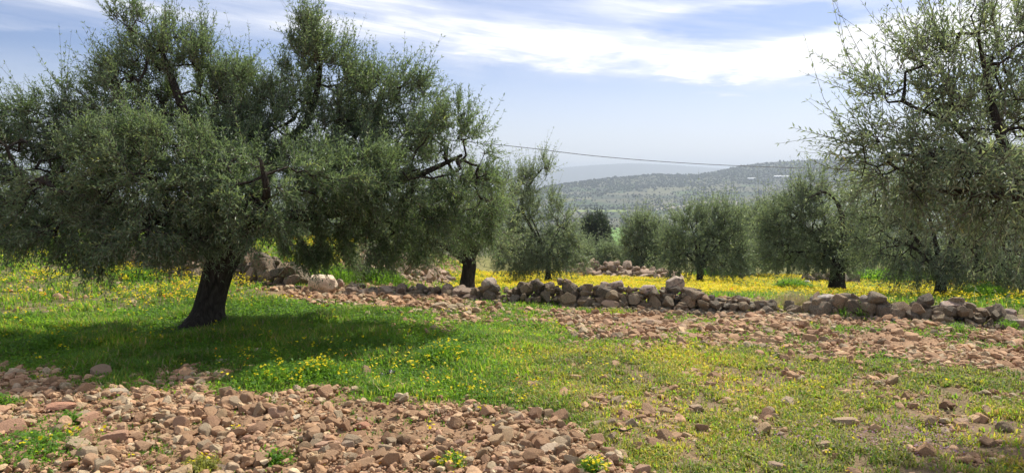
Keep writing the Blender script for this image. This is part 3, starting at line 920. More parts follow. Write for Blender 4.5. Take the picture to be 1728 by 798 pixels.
def loft(pts, radii, sides, r, gnarl=0.12, flare=0.0):
    """one continuous gnarled limb"""
    pts = np.array(pts, float); radii = np.array(radii, float)
    # resample by Catmull-Rom
    T = np.linspace(0, len(pts) - 1, (len(pts) - 1) * 7 + 1)
    Pe = np.vstack([2 * pts[0] - pts[1], pts, 2 * pts[-1] - pts[-2]])
    out = []
    for t in T:
        i = min(int(t), len(pts) - 2); f = t - i
        p0, p1, p2, p3 = Pe[i], Pe[i + 1], Pe[i + 2], Pe[i + 3]
        out.append(.5 * ((2 * p1) + (-p0 + p2) * f + (2 * p0 - 5 * p1 + 4 * p2 - p3) * f * f + (-p0 + 3 * p1 - 3 * p2 + p3) * f ** 3))
    C_ = np.array(out); Rr = np.interp(T, np.arange(len(pts)), radii)
    d = nrm(np.gradient(C_, axis=0))
    a = np.cross(d[0], [0, 1, 0.3]); a /= np.linalg.norm(a)
    V = []; ang = np.arange(sides) / sides * 2 * np.pi; ph = r.uniform(0, 6.28, 4)
    for k in range(len(C_)):
        a = a - d[k] * np.dot(a, d[k]); a /= np.linalg.norm(a); b = np.cross(d[k], a)
        s = k * .35
        lob = 1 + gnarl * (np.sin(2 * ang + ph[0] + s * .25) * .6 + np.sin(3 * ang + ph[1] - s * .4) * .5 + np.sin(5 * ang + ph[2] + s * .7) * .35 + .3 * np.sin(s + ph[3]))
        if flare: lob = lob * (1 + flare * math.exp(-k / 3.0) * (1 + .5 * np.sin(4 * ang + ph[1])))
        V.append(C_[k] + (a[None] * np.cos(ang)[:, None] + b[None] * np.sin(ang)[:, None]) * (Rr[k] * lob)[:, None])
    V = np.concatenate(V); n = len(C_)
    i = np.arange(n - 1)[:, None] * sides; j = np.arange(sides)[None]; j2 = (j + 1) % sides
    Fq = np.stack([i + j, i + j2, i + sides + j2, i + sides + j], -1).reshape(-1, 4)
    return V, Fq, C_, Rr


def olive(name, label, base, limbs, blobs, n_attr, twigs_per, leaf, rs, group='olive trees', leafm=None, pairs=9,
          twig_len=(.18, .34), droop=0.0, up=0.35, shell=0.5, trunk_sides=18, seg=.14, bias=None, cat='tree', leafw=.24):
    """limbs: list of (points, radii) in world space, first is the trunk. blobs: (centre, radii, weight) crown volumes"""
    r = np.random.default_rng(rs)
    base = np.array(base, float)
    root = empty(name, base); tag(root, label, cat, group)
    Vs, Fs = [], []; off = 0; nodes = []; par = []; nr = []
    for li, (pts, rd) in enumerate(limbs):
        V, Fq, C_, Rr = loft(pts, rd, trunk_sides if li == 0 else max(7, trunk_sides // 2), r, .13 if li == 0 else .1, .65 if li == 0 else 0)
        Vs.append(V); Fs.append(Fq + off); off += len(V)
        start = len(nodes)
        for k in range(len(C_)):
            if li == 0 and k < len(C_) * .55: continue
            if k % 2 and k != len(C_) - 1: continue
            nodes.append(C_[k]); par.append(-1); nr.append(Rr[k])
    nodes = list(nodes); N0 = len(nodes)
    # crown points
    w = np.array([b[2] * (b[1][0] * b[1][1] * b[1][2]) ** .6 for b in blobs]); w /= w.sum()
    cnt = r.multinomial(n_attr, w)
    A = []
    for b, c in zip(blobs, cnt):
        d = nrm(r.normal(size=(c, 3))); rad_ = (r.random(c) ** .45) * np.where(r.random(c) < .16, r.uniform(1.0, 1.28, c), 1.0)
        A.append(np.array(b[0]) + d * rad_[:, None] * np.array(b[1]))
    A = np.concatenate(A)
    Nn = np.zeros((len(nodes) + n_attr * 14, 3)); Nn[:N0] = nodes; cntn = N0
    P = [-1] * N0
    d0 = np.min(np.linalg.norm(A[:, None] - Nn[None, :N0], axis=2), 1)
    mid = Nn[:N0].mean(0)
    for a in A[np.argsort(d0)]:
        dd = np.linalg.norm(Nn[:cntn] - a, axis=1)
        i = int(np.argmin(dd)); D = dd[i]; p0 = Nn[i].copy()
        k = max(1, int(math.ceil(D / seg)))
        side = r.normal(0, .10, 3) * D; side[2] += .10 * D
        prev = i
        for q in range(1, k + 1):
            t = q / k
            if cntn >= len(Nn): break
            Nn[cntn] = p0 + (a - p0) * t + side * math.sin(math.pi * t) + (r.normal(0, .008, 3) if q < k else 0)
            P.append(prev); prev = cntn; cntn += 1
    Nn = Nn[:cntn]; P = np.array(P)
    cntl = np.ones(cntn)
    for i in range(cntn - 1, N0 - 1, -1):
        if P[i] >= 0: cntl[P[i]] += cntl[i]
    rr = np.minimum(0.0028 * (leaf / .05) ** .5 * cntl ** .47, 0.05)
    ch = np.arange(N0, cntn); pa = P[ch]
    r1 = rr[ch]; r0 = np.minimum(rr[pa], r1 * 1.35)
    thick = r1 > .012
    for sel, sd_ in ((thick, 6), (~thick, 4)):
        if sel.any():
            V, Fq = tubes(Nn[pa[sel]], Nn[ch[sel]], r0[sel], r1[sel], sd_); Vs.append(V); Fs.append(Fq + off); off += len(V)
    me = npmesh('trunk', np.concatenate(Vs) - base, [np.concatenate(Fs)], [m_bark], smooth=True)
    link('trunk', me, parent=root)
    # twigs at the outer nodes
    tipn = ch[cntl[ch] <= 9]
    T = len(A) * twigs_per
    pick = tipn[r.integers(0, len(tipn), T)]
    B = Nn[pick] + r.normal(0, .025, (T, 3))
    bd = nrm(Nn[pick] - Nn[P[pick]])
    cen = A.mean(0)
    outw = nrm(B - mid)
    hfrac = np.clip((B[:, 2:3] - A[:, 2].min()) / max(np.ptp(A[:, 2]), .1), 0, 1)
    upv = np.zeros((T, 3)); upv[:, 2] = (up * (.2 + 1.3 * hfrac[:, 0]) - droop * (1 - hfrac[:, 0]))
    sh = (r.random(T) < .14) & (hfrac[:, 0] > .35)
    upv[sh, 2] += .9
    dr = nrm(.5 * bd + .4 * outw + upv + r.normal(0, .38, (T, 3)) * np.where(sh, .5, 1)[:, None])
    Ls = r.uniform(twig_len[0], twig_len[1], T) * np.where(sh, 1.55, 1)
    bend = r.normal(0, .22, (T, 3)); bend[:, 2] += .25 * hfrac[:, 0] - .3 * (1 - hfrac[:, 0]) * (droop + .3)
    def pos(t): return B + dr * (Ls * t)[:, None] + bend * (Ls * t * t)[:, None]
    # stems
    sv, sf = [], []; so = 0
    for t0, t1 in ((0, .5), (.5, 1.)):
        V, Fq = tubes(pos(t0), pos(t1), np.full(T, .0022 * leaf / .05) * (1.3 - t0), np.full(T, .0022 * leaf / .05) * (1.3 - t1), 3)
        sv.append(V); sf.append(Fq + so); so += len(V)
    # leaves
    trnd = np.clip(r.normal(.42, .17, T), 0, 1)
    LV, LF, LR = [], [], []
    s0 = nrm(np.cross(dr, r.normal(size=(T, 3)))); s1 = np.cross(dr, s0)
    for k in range(pairs):
        t = .12 + .88 * (k + r.uniform(-.3, .3, T)) / (pairs - .5)
        bp = pos(t); ax = nrm(dr + 2 * bend * t[:, None])
        side = s0 if k % 2 == 0 else s1
        tl = np.clip(1.15 - t * .5, .5, 1)
        for sg in (-1, 1):
            ld = nrm(ax * r.uniform(.5, 1.0, (T, 1)) + side * sg * r.uniform(.5, 1.0, (T, 1)) + r.normal(0, .22, (T, 3)) + np.array([0, 0, .05]))
            ln = leaf * tl * r.uniform(.75, 1.25, T); wd = nrm(np.cross(ld, r.normal(0, .5, (T, 3)) + np.array([0, 0, 1.0])))
            nn = np.cross(wd, ld)
            sel = r.random(T) < .93
            b = bp[sel]; l = ld[sel] * ln[sel][:, None]; w_ = wd[sel] * (ln[sel] * leafw * .5)[:, None]; q = nn[sel] * (ln[sel] * .06)[:, None]
            V = np.stack([b, b + l * .45 + w_ + q, b + l - q, b + l * .45 - w_ + q], 1)
            LV.append(V.reshape(-1, 3)); LR.append(np.repeat(np.clip(trnd[sel] + r.normal(0, .1, sel.sum()), 0, 1), 4))
    LV = np.concatenate(LV); nq = len(LV) // 4
    LFq = np.arange(nq * 4).reshape(-1, 4)
    V = np.concatenate([LV] + sv) - base
    Fstem = np.concatenate(sf) + len(LV)
    me = npmesh('crown', V, [LFq, Fstem], [leafm or m_olive, m_twig], midx=[0, 1], attrs={'rnd': np.concatenate([np.concatenate(LR), np.zeros(so)])})
    link('crown', me, parent=root)
    print('TREE', name, 'leaves', nq)
    return root


def pb(lst, Y, dY=0.9):
    """crown volumes given by their place in the view at distance Y: (u, v, ru, rv, dist offset, weight)"""
    o = []
    for q in lst:
        u, v, ru, rv = q[:4]; dy = q[4] if len(q) > 4 else 0.0; w = q[5] if len(q) > 5 else 1.0
        yy = Y + dy; c = px(u, v, yy)
        ra, rb = ru / F * yy, rv / F * yy
        rd = q[6] if len(q) > 6 else min(dY, max(ra, rb) * 1.0)
        o.append((c, (ra, rd, rb), w))
    return o


# ---- the big olive tree
YH = 8.35
b0 = gnd(352, 552); YH = b0[1]
Q = lambda u, v, dy=0.0: px(u, v, YH + dy)
TR = F / YH
hero_limbs = [
    ([Q(346, 556), Q(352, 520), Q(362, 480), Q(374, 445), Q(392, 412), Q(400, 385)], [31 / TR, 24 / TR, 23 / TR, 23 / TR, 25 / TR, 20 / TR]),
    ([Q(385, 425), Q(420, 395, .1), Q(470, 370, .3), Q(530, 362, .4), Q(590, 352, .3), Q(650, 318, .1), Q(720, 290, -.1), Q(780, 262, -.2)], [.115, .10, .085, .07, .055, .042, .03, .016]),
    ([Q(372, 440), Q(340, 405, -.2), Q(300, 380, -.5), Q(240, 360, -.8), Q(170, 340, -.9), Q(90, 320, -.8)], [.11, .095, .075, .055, .035, .018]),
    ([Q(396, 400), Q(385, 340, .1), Q(350, 270, .2), Q(315, 200, .1), Q(285, 120, 0), Q(265, 60, 0)], [.11, .095, .07, .05, .03, .014]),
    ([Q(398, 392), Q(430, 330, .5), Q(470, 260, .7), Q(520, 200, .6), Q(540, 120, .4), Q(535, 60, .3)], [.10, .085, .06, .042, .026, .01]),
    ([Q(520, 363, .4), Q(560, 300, .6), Q(600, 230, .7), Q(640, 170, .5), Q(690, 140, .4)], [.06, .045, .032, .022, .012]),
    ([Q(385, 370, .0), Q(320, 310, .7), Q(240, 250, 1.0), Q(170, 200, .9)], [.075, .055, .035, .015]),
    ([Q(395, 400, -.1), Q(430, 370, -.7), Q(450, 330, -1.2), Q(440, 270, -1.3)], [.08, .06, .04, .015]),
    ([Q(375, 410, -.2), Q(300, 360, -.9), Q(260, 300, -1.3)], [.075, .055, .02]),
]
hero_blobs = pb([
    (20, 300, 110, 110, -.3), (110, 250, 80, 75, .3), (60, 195, 55, 40, .2, .6), (150, 170, 45, 40, .3, .6), (185, 105, 12, 26, .3, .4),
    (120, 375, 110, 50, -.6), (170, 300, 90, 80, -.8, 1), (225, 190, 70, 80, .3), (235, 90, 38, 60, .1), (220, 28, 24, 26, 0, .5),
    (300, 95, 60, 46, .1), (350, 75, 22, 24, .1, .4), (330, 190, 70, 70, .5), (250, 290, 100, 90, -1.0, 1.1), (350, 300, 90, 80, -1.0, 1.1),
    (405, 165, 60, 50, .3, .9), (440, 230, 70, 60, .2), (430, 310, 80, 75, -1.1, 1.1), (280, 385, 120, 42, -.9, 1.1), (410, 370, 80, 38, -1.0),
    (170, 432, 36, 22, -.8, .5), (400, 250, 110, 50, .4, .8), (150, 230, 90, 40, .4, .8),  (600, 300, 110, 50, -.5, 1), (500, 180, 50, 60, .5), (528, 100, 28, 55, .3, .8), (532, 40, 18, 28, .3, .5),
    (600, 140, 45, 50, .5), (580, 220, 70, 60, .6), (655, 175, 55, 55, .5), (705, 150, 34, 36, .4, .6), (530, 310, 70, 60, .8, .6),
    (650, 260, 80, 60, .3), (745, 220, 50, 45, -.1), (795, 235, 36, 40, -.1, .8), (720, 310, 80, 60, -.1), (800, 300, 42, 50, -.1),
    (620, 350, 90, 50, .3), (500, 395, 60, 40, .4, .8), (560, 410, 60, 30, .6, .8), (730, 375, 80, 42, .2), (815, 360, 36, 45, .2, .8), (660, 415, 60, 24, .3, .7),
], YH, 1.0)
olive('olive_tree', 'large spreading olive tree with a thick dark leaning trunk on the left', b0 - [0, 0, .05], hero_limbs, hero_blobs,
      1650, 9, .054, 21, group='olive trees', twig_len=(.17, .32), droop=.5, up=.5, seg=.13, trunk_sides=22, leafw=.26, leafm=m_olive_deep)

# ---- the near olive tree on the right, its trunk outside the frame
YR = 5.05
Qr = lambda u, v, dy=0.0: px(u, v, YR + dy)
rb = np.array([Qr(1905, 300, .3)[0], YR + .3, 0.]); rb[2] = float(H(rb[0], rb[1])) - .03
right_limbs = [
    ([rb, rb + [-.02, 0, .5], rb + [.0, 0, .95], Qr(1850, 330, .2), Qr(1835, 290, .1)], [.22, .17, .16, .15, .12]),
    ([Qr(1845, 320, .2), Qr(1790, 285), Qr(1725, 266), Qr(1690, 262, -.1), Qr(1640, 240, -.1), Qr(1600, 205, -.1), Qr(1540, 180, -.2)], [.11, .075, .05, .035, .024, .016, .008]),
    ([Qr(1700, 263, -.1), Qr(1680, 200, -.1), Qr(1665, 130, 0), Qr(1650, 60, 0)], [.036, .026, .017, .008]),
    ([Qr(1690, 262, -.1), Qr(1620, 262, -.3), Qr(1560, 262, -.4), Qr(1490, 262, -.4)], [.03, .02, .014, .007]),
    ([Qr(1840, 310, .2), Qr(1800, 200, .3), Qr(1760, 120, .3), Qr(1730, 60, .3)], [.09, .06, .035, .012]),
    ([Qr(1850, 330, .2), Qr(1790, 340, -.3), Qr(1720, 330, -.5), Qr(1640, 330, -.6)], [.07, .045, .03, .012]),
]
right_blobs = pb([
    (1500, 165, 42, 26, -.1, .55), (1450, 180, 18, 10, -.1, .25), (1545, 110, 34, 34, -.1, .5), (1480, 235, 50, 24, -.3, .6), (1440, 250, 22, 14, -.3, .3),
    (1590, 175, 55, 45, -.1, .8), (1600, 80, 36, 40, 0, .6), (1655, 40, 34, 42, 0, .6), (1690, 110, 45, 50, .2, .8), (1720, 60, 26, 50, .3, .5),
    (1560, 260, 70, 34, -.4, .8), (1650, 220, 60, 50, -.1, .8), (1710, 190, 50, 60, .2, .9), (1650, 300, 80, 40, -.5, 1), (1500, 290, 50, 26, -.4, .6),
    (1710, 330, 60, 60, -.4, .9), (1790, 180, 70, 90, .3, .5), (1800, 330, 80, 70, -.1, .3), (1850, 120, 80, 80, .4, .3), (1590, 330, 60, 36, -.5, .5),
], YR, .75)
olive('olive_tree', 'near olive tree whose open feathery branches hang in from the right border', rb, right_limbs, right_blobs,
      360, 4, .052, 22, leafm=m_olive_silver_lit, group='olive trees', twig_len=(.22, .40), droop=.2, up=.25, seg=.14, leafw=.25, pairs=9)


# ---- olive trees beyond the wall
def small_tree(label, ub, vb, Y, tw, fork_v, blobs, n_attr, tpp, leaf, seed, dY=1.0, lean=0, leafm=None, name='olive_tree', extra=None, droop=.4, pairs=7, tl=(.22, .42), group='olive trees'):
    base = px(ub, vb, Y)
    base[2] = float(H(base[0], base[1]))
    k = Y / F
    B = pb(blobs, Y, dY)
    fork = px(ub + lean, fork_v, Y)
    r = tw / 2 * k
    mid_ = (base + fork) / 2 + np.array([-.04 * lean * k * 8, 0, 0])
    limbs = [([base - [0, 0, .05], mid_, fork, fork + [0, 0, .15]], [r * 1.15, r * .95, r * .9, r * .75])]
    idx = np.argsort([-b[2] for b in B])[:5]
    for i in idx:
        c = np.array(B[i][0]); m = (fork + c) / 2 + np.array([0, 0, .1])
        limbs.append(([fork + [0, 0, .02], m, c], [r * .6, r * .35, r * .12]))
    for e in (extra or []):
        limbs.append(([px(u, v, Y + d) for u, v, d in e[0]], e[1]))
    return olive(name, label, base, limbs, B, int(n_attr * .9), max(4, tpp - 2), leaf, seed, group=group, droop=droop, twig_len=tl, pairs=pairs, seg=.25, trunk_sides=12, leafm=leafm or m_olive_silver_lit, leafw=.30)


small_tree('olive tree with a dark forked trunk right behind the big tree', 788, 486, 11.5, 24, 448,
           [(770, 400, 60, 34), (700, 400, 55, 34), (830, 385, 36, 45), (790, 345, 50, 40), (850, 330, 20, 30, 0, .6), (720, 350, 50, 40), (640, 420, 40, 26, .6, .7)], 300, 7, .06, 31, lean=4)
small_tree('slim olive tree with one tall plume on top just right of the big tree', 925, 470, 20, 9, 440,
           [(893, 300, 18, 26, 0, .9), (920, 292, 20, 20, 0, .8), (885, 345, 26, 34), (900, 400, 46, 40), (945, 385, 28, 34), (955, 430, 30, 24), (870, 430, 44, 28), (905, 428, 50, 26), (875, 385, 30, 36), (935, 345, 8, 22, 0, .4)], 460, 7, .08, 32, tl=(.3, .5),
           extra=[([(925, 445, 0), (905, 400, 0), (880, 350, 0), (895, 310, 0), (915, 285, 0)], [.06, .05, .035, .025, .012])])
small_tree('small round dark green tree standing out against the valley', 1006, 443, 58, 5, 425,
           [(1005, 388, 20, 22), (998, 405, 16, 16), (1014, 403, 14, 16)], 260, 8, .2, 33, dY=1.6, leafm=m_darkleaf, tl=(.4, .7), name='evergreen_tree', group=None)
small_tree('low grey-green olive tree left of the rounded one beyond the far stone heap', 1030, 452, 38, 5, 438,
           [(1016, 432, 30, 16), (980, 428, 28, 18), (1056, 436, 18, 12)], 220, 7, .14, 34, tl=(.4, .7), dY=1.6)
small_tree('rounded olive tree behind the far pink stone heap', 1084, 462, 29, 7, 445,
           [(1080, 392, 26, 24), (1086, 425, 32, 28), (1070, 415, 22, 30), (1102, 412, 20, 30)], 280, 7, .11, 35, tl=(.35, .6), dY=1.4)
small_tree('broad dome-shaped olive tree with a thin trunk right of the upright boulder', 1181, 484, 21, 10, 455,
           [(1180, 400, 50, 44), (1140, 420, 30, 38), (1225, 400, 40, 40), (1210, 370, 36, 24), (1165, 375, 30, 20), (1200, 435, 60, 24), (1245, 430, 20, 30)], 460, 7, .085, 36, tl=(.28, .5), dY=1.6)
small_tree('hazy olive tree in second row between the dome-shaped and the arching one', 1272, 474, 27, 6, 445,
           [(1270, 380, 30, 28), (1262, 415, 34, 36), (1290, 410, 24, 40), (1300, 370, 20, 18), (1255, 440, 26, 18)], 280, 7, .11, 37, tl=(.35, .6), dY=1.4)
small_tree('olive tree with a thick straight trunk and one branch arching over its top', 1412, 497, 15.2, 24, 445,
           [(1365, 330, 36, 26, 0, .9), (1340, 370, 40, 34), (1310, 400, 22, 40, 0, .9), (1380, 385, 46, 40), (1345, 425, 48, 28), (1410, 420, 42, 34), (1395, 330, 22, 16, 0, .5),
            (1435, 400, 22, 44), (1300, 435, 16, 26, 0, .6), (1440, 350, 14, 30, 0, .5)], 520, 7, .068, 38, dY=1.2,
           extra=[([(1412, 450, 0), (1424, 410, -.3), (1421, 365, -.4), (1408, 335, -.4), (1388, 324, -.4), (1365, 335, -.4)], [.09, .06, .045, .035, .024, .012])])
small_tree('big drooping olive tree right behind the right-hand wall', 1588, 497, 11.6, 17, 462,
           [(1500, 400, 60, 60), (1480, 340, 50, 50), (1560, 340, 70, 55), (1640, 330, 80, 60), (1700, 380, 60, 70), (1620, 410, 80, 50), (1550, 440, 60, 40), (1680, 455, 70, 26), (1740, 440, 60, 40),
            (1600, 280, 50, 30, .3, .7), (1700, 290, 50, 30, .3, .7), (1620, 462, 50, 22), (1800, 380, 70, 70), (1455, 400, 22, 50, 0, .6)], 760, 7, .058, 39, dY=1.5, droop=.9)
small_tree('dark olive tree half hidden between the arching and the drooping one', 1515, 474, 26, 8, 450,
           [(1500, 430, 50, 34), (1460, 425, 30, 34), (1540, 420, 40, 40), (1480, 385, 40, 36), (1530, 370, 36, 30)], 330, 7, .1, 40, tl=(.35, .6), dY=1.6)
small_tree('olive tree far behind the right border under the drooping branches', 1690, 476, 24, 8, 450,
           [(1680, 430, 60, 36), (1740, 420, 50, 40), (1640, 420, 40, 36), (1700, 385, 50, 30)], 300, 7, .1, 41, tl=(.35, .6), dY=1.6)
small_tree('dark leafy tree behind the pale boulder in the shade of the big tree', 590, 462, 17, 12, 440,
           [(560, 425, 60, 28), (620, 430, 50, 30), (510, 420, 50, 26), (600, 395, 60, 30), (660, 400, 40, 30)], 300, 7, .08, 42, tl=(.3, .5), dY=1.4)
small_tree('shaded olive tree behind the left part of the big tree', 120, 425, 19, 14, 405,
           [(60, 385, 80, 34), (140, 380, 80, 34), (220, 395, 60, 30), (0, 370, 60, 40), (100, 340, 90, 40), (300, 400, 50, 28)], 420, 7, .085, 43, tl=(.3, .5), dY=1.6)
small_tree('shaded olive tree behind the thick trunk of the big tree', 420, 440, 21, 12, 418,
           [(380, 390, 60, 30), (450, 395, 60, 30), (500, 380, 50, 34), (330, 380, 50, 34), (420, 350, 70, 34)], 330, 7, .09, 44, tl=(.3, .5), dY=1.6)

# more of the grove further down the slope
for i, (u, v, Y, w) in enumerate([(870, 452, 46, 40), (940, 450, 52, 36), (1130, 452, 44, 34), (1330, 462, 36, 44), (1215, 452, 48, 40), (1390, 458, 44, 46), (790, 440, 60, 44), (1460, 455, 50, 40)]):
    small_tree(['pale hazy olive tree glimpsed right of the plume tree trunk', 'hazy olive tree far down beside the plume tree', 'hazy far olive tree behind the upright boulder',
                'hazy far olive tree behind the left side of the arching tree', 'hazy far olive tree behind the dome-shaped one', 'hazy far olive tree behind the arching tree trunk',
                'hazy far olive tree glimpsed under the big tree right limb', 'hazy far olive tree behind the dark half hidden tree'][i],
               u, v, Y, 5, v - 14, [(u, v - 36, w * .8, 20), (u - w * .5, v - 26, w * .5, 16), (u + w * .5, v - 28, w * .5, 16), (u + 4, v - 50, w * .5, 12)], 130, 7, .17, 60 + i, dY=1.8, tl=(.4, .7))

# ------------------------------------------------------------------ grass and flowers
def blades(X, Y, Z, L, wid, lean, yaw, rnd, curl=.5):
    n = len(X)
    B = np.stack([X, Y, Z - .004], 1)
    d = np.stack([np.cos(yaw), np.sin(yaw), np.zeros(n)], 1)
    s = np.stack([-np.sin(yaw), np.cos(yaw), np.zeros(n)], 1)
    upv = np.array([0, 0, 1.])
    m = B + d * (lean * L * .35)[:, None] + upv * (L * .6)[:, None] * np.cos(lean * .5)[:, None]
    t = B + d * (lean * L * (1 + curl * .3))[:, None] + upv * (L * np.cos(lean * .9))[:, None]
    w = wid[:, None] * s * .5
    V = np.stack([B - w, B + w, m + w * .8, t, m - w * .8], 1).reshape(-1, 3)
    o = np.arange(n) * 5
    q = np.stack([o, o + 1, o + 2, o + 4], 1); tr = np.stack([o + 4, o + 2, o + 3], 1)
    return V, q, tr, np.repeat(rnd, 5)


def leaflets(P, size, rnd, r, tilt=.5, w=.5):
    n = len(P)
    yaw = r.uniform(0, 6.28, n); ti = r.normal(0, tilt, n)
    d = np.stack([np.cos(yaw) * np.cos(ti), np.sin(yaw) * np.cos(ti), np.sin(ti)], 1)
    s = nrm(np.cross(d, np.stack([r.normal(0, .35, n), r.normal(0, .35, n), np.ones(n)], 1)))
    l = d * size[:, None]; q = s * (size * w * .5)[:, None]
    V = np.stack([P, P + l * .5 + q, P + l, P + l * .5 - q], 1).reshape(-1, 3)
    return V, np.arange(n * 4).reshape(-1, 4), np.repeat(rnd, 4)


def grass():
    r = np.random.default_rng(55)
    # tufts
    X, Y = sample(120000, 2.7, 30, 43)
    # more where it is near
    X2, Y2 = sample(170000, 2.7, 10, 43)
    X = np.r_[X, X2]; Y = np.r_[Y, Y2]
    z = zones(X, Y)
    keep = r.random(len(X)) < np.clip(z['grass'], 0, 1) * .62
    X, Y, Z = X[keep], Y[keep], z['Z'][keep]; lush = z['lush'][keep]; right = z['right'][keep]; bey = z['bey'][keep]; patch = z['patch'][keep]
    R = np.hypot(X, Y)
    nt = len(X)
    k = 5
    Xb = np.repeat(X, k) + r.normal(0, .016, nt * k) * np.repeat(1 + R * .06, k); Yb = np.repeat(Y, k) + r.normal(0, .016, nt * k) * np.repeat(1 + R * .06, k)
    Lb = (.03 + .085 * lush * sstep(fbm(X + 3, Y - 8, 1.9, 3), .3, .75) + .012 * right + .07 * bey)
    Lb = np.repeat(Lb, k) * r.uniform(.5, 1.35, nt * k)
    wid = np.repeat(.0045 + .0009 * R, k) * r.uniform(.7, 1.3, nt * k)
    Zb = H(Xb, Yb)
    tone = (fbm(X, Y, 1.3, 4, .6) - .5) * 1.5 + .16 * right + .05 * lush + .12 * sstep(-uv(X, Y, Z)[1], -505, -485) * lush
    rn = np.clip(np.repeat(r.normal(.45, .13, nt) + tone, k) + r.normal(0, .1, nt * k), 0, 1)
    V, q, t, a = blades(Xb, Yb, Zb, Lb, wid, r.uniform(.1, 1.0, nt * k), r.uniform(0, 6.28, nt * k), rn)
    Rb = np.repeat(right, k) > r.uniform(.15, .85, nt * k)
    dry = r.random(nt * k) < np.where(Rb, .20, .05)
    herb = (~dry) & (r.random(nt * k) < np.where(Rb, .72, .25))
    # broad little leaves of low herbs
    keep2 = r.random(nt) < .75
    kk = 4
    Px = np.repeat(X[keep2], kk) + r.normal(0, .03, keep2.sum() * kk); Py = np.repeat(Y[keep2], kk) + r.normal(0, .03, keep2.sum() * kk)
    hh = np.repeat((.01 + .05 * lush + .045 * bey + .012 * right)[keep2], kk) * r.uniform(.1, 1.2, len(Px))
    P = np.stack([Px, Py, H(Px, Py) + hh], 1)
    sz = (.012 + .0016 * np.hypot(Px, Py)) * r.uniform(.6, 1.5, len(Px))
    LV, LF, LR = leaflets(P, sz, np.clip(r.normal(.45, .2, len(Px)) + np.repeat(tone[keep2], kk), 0, 1), r)
    lh = (np.repeat(right[keep2], kk) > r.uniform(.15, .85, len(Px))) & (r.random(len(Px)) < .65)
    LF = LF + len(V)
    g0 = ~(dry | herb)
    me = npmesh('grass', np.concatenate([V, LV]),
                [q[g0], t[g0], q[herb], t[herb], q[dry], t[dry], LF[~lh], LF[lh]], [m_grass, m_herb, m_dry],
                midx=[0, 0, 1, 1, 2, 2, 0, 1], attrs={'rnd': np.r_[a, LR]})
    tag(link('grass', me), 'green spring grass and low herbs covering the field', 'grass', kind='stuff')
    print('GRASS tufts', nt, 'leaflets', len(Px))


grass()


def flowers(name, label, key, n, mats, seed, size, hgt, ymax=30, p=1.0, cond=None):
    r = np.random.default_rng(seed)
    X, Y = sample(n, 2.8, ymax, 43)
    z = zones(X, Y)
    keep = r.random(len(X)) < np.clip(z[key] * p, 0, 1)
    X, Y, Z = X[keep], Y[keep], z['Z'][keep]; lush = z['lush'][keep]; bey = z['bey'][keep]
    R = np.hypot(X, Y)
    m = len(X)
    hh = (hgt[0] + hgt[1] * np.clip(lush + bey, 0, 1)) * r.uniform(.6, 1.25, m)
    # each plant carries a loose head of several small flowers
    k = 4
    Px = np.repeat(X, k) + r.normal(0, .016, m * k); Py = np.repeat(Y, k) + r.normal(0, .016, m * k)
    Pz = np.repeat(Z + hh, k) + r.normal(0, .010, m * k)
    P = np.stack([Px, Py, Pz], 1); sz = size * (1 + .05 * np.repeat(R, k)) * r.uniform(.6, 1.3, m * k)
    V1, F1, R1 = leaflets(P - np.array([0, 0, 0]), sz, np.clip(r.normal(.45, .12, m * k), 0, 1), r, .45, .9)
    P2 = np.stack([X, Y, Z], 1)
    V2, q2, t2, R2 = blades(X, Y, Z, hh, np.full(m, .003) + .0004 * R, r.uniform(0, .3, m), r.uniform(0, 6.28, m), np.clip(r.normal(.4, .1, m), 0, 1))
    o = len(V1)
    orange = np.repeat(r.random(m) < .05, k)
    if len(mats) < 3: orange[:] = False
    me = npmesh(name, np.concatenate([V1, V2]), [F1[~orange], F1[orange], q2 + o, t2 + o], mats if len(mats) == 3 else [mats[0], mats[0], mats[1]],
                midx=[x for x, f in zip((0, 1, 2, 2), (F1[~orange], F1[orange], q2, t2)) if len(f)], attrs={'rnd': np.r_[R1, R2]})
    tag(link(name, me), label, 'flowers', kind='stuff')
    print('FLOWERS', name, m)


flowers('yellow_flowers', 'small yellow wild flowers dotted over the grass and massed beyond the wall', 'yel', 110000, [m_petal, m_orange, m_grass], 71, .016, (.035, .085), p=.55)
flowers('mauve_flowers', 'tiny mauve flowers in low patches of the right-hand field', 'pur', 90000, [m_purple, m_grass], 72, .010, (.018, .03), 12, p=.6)


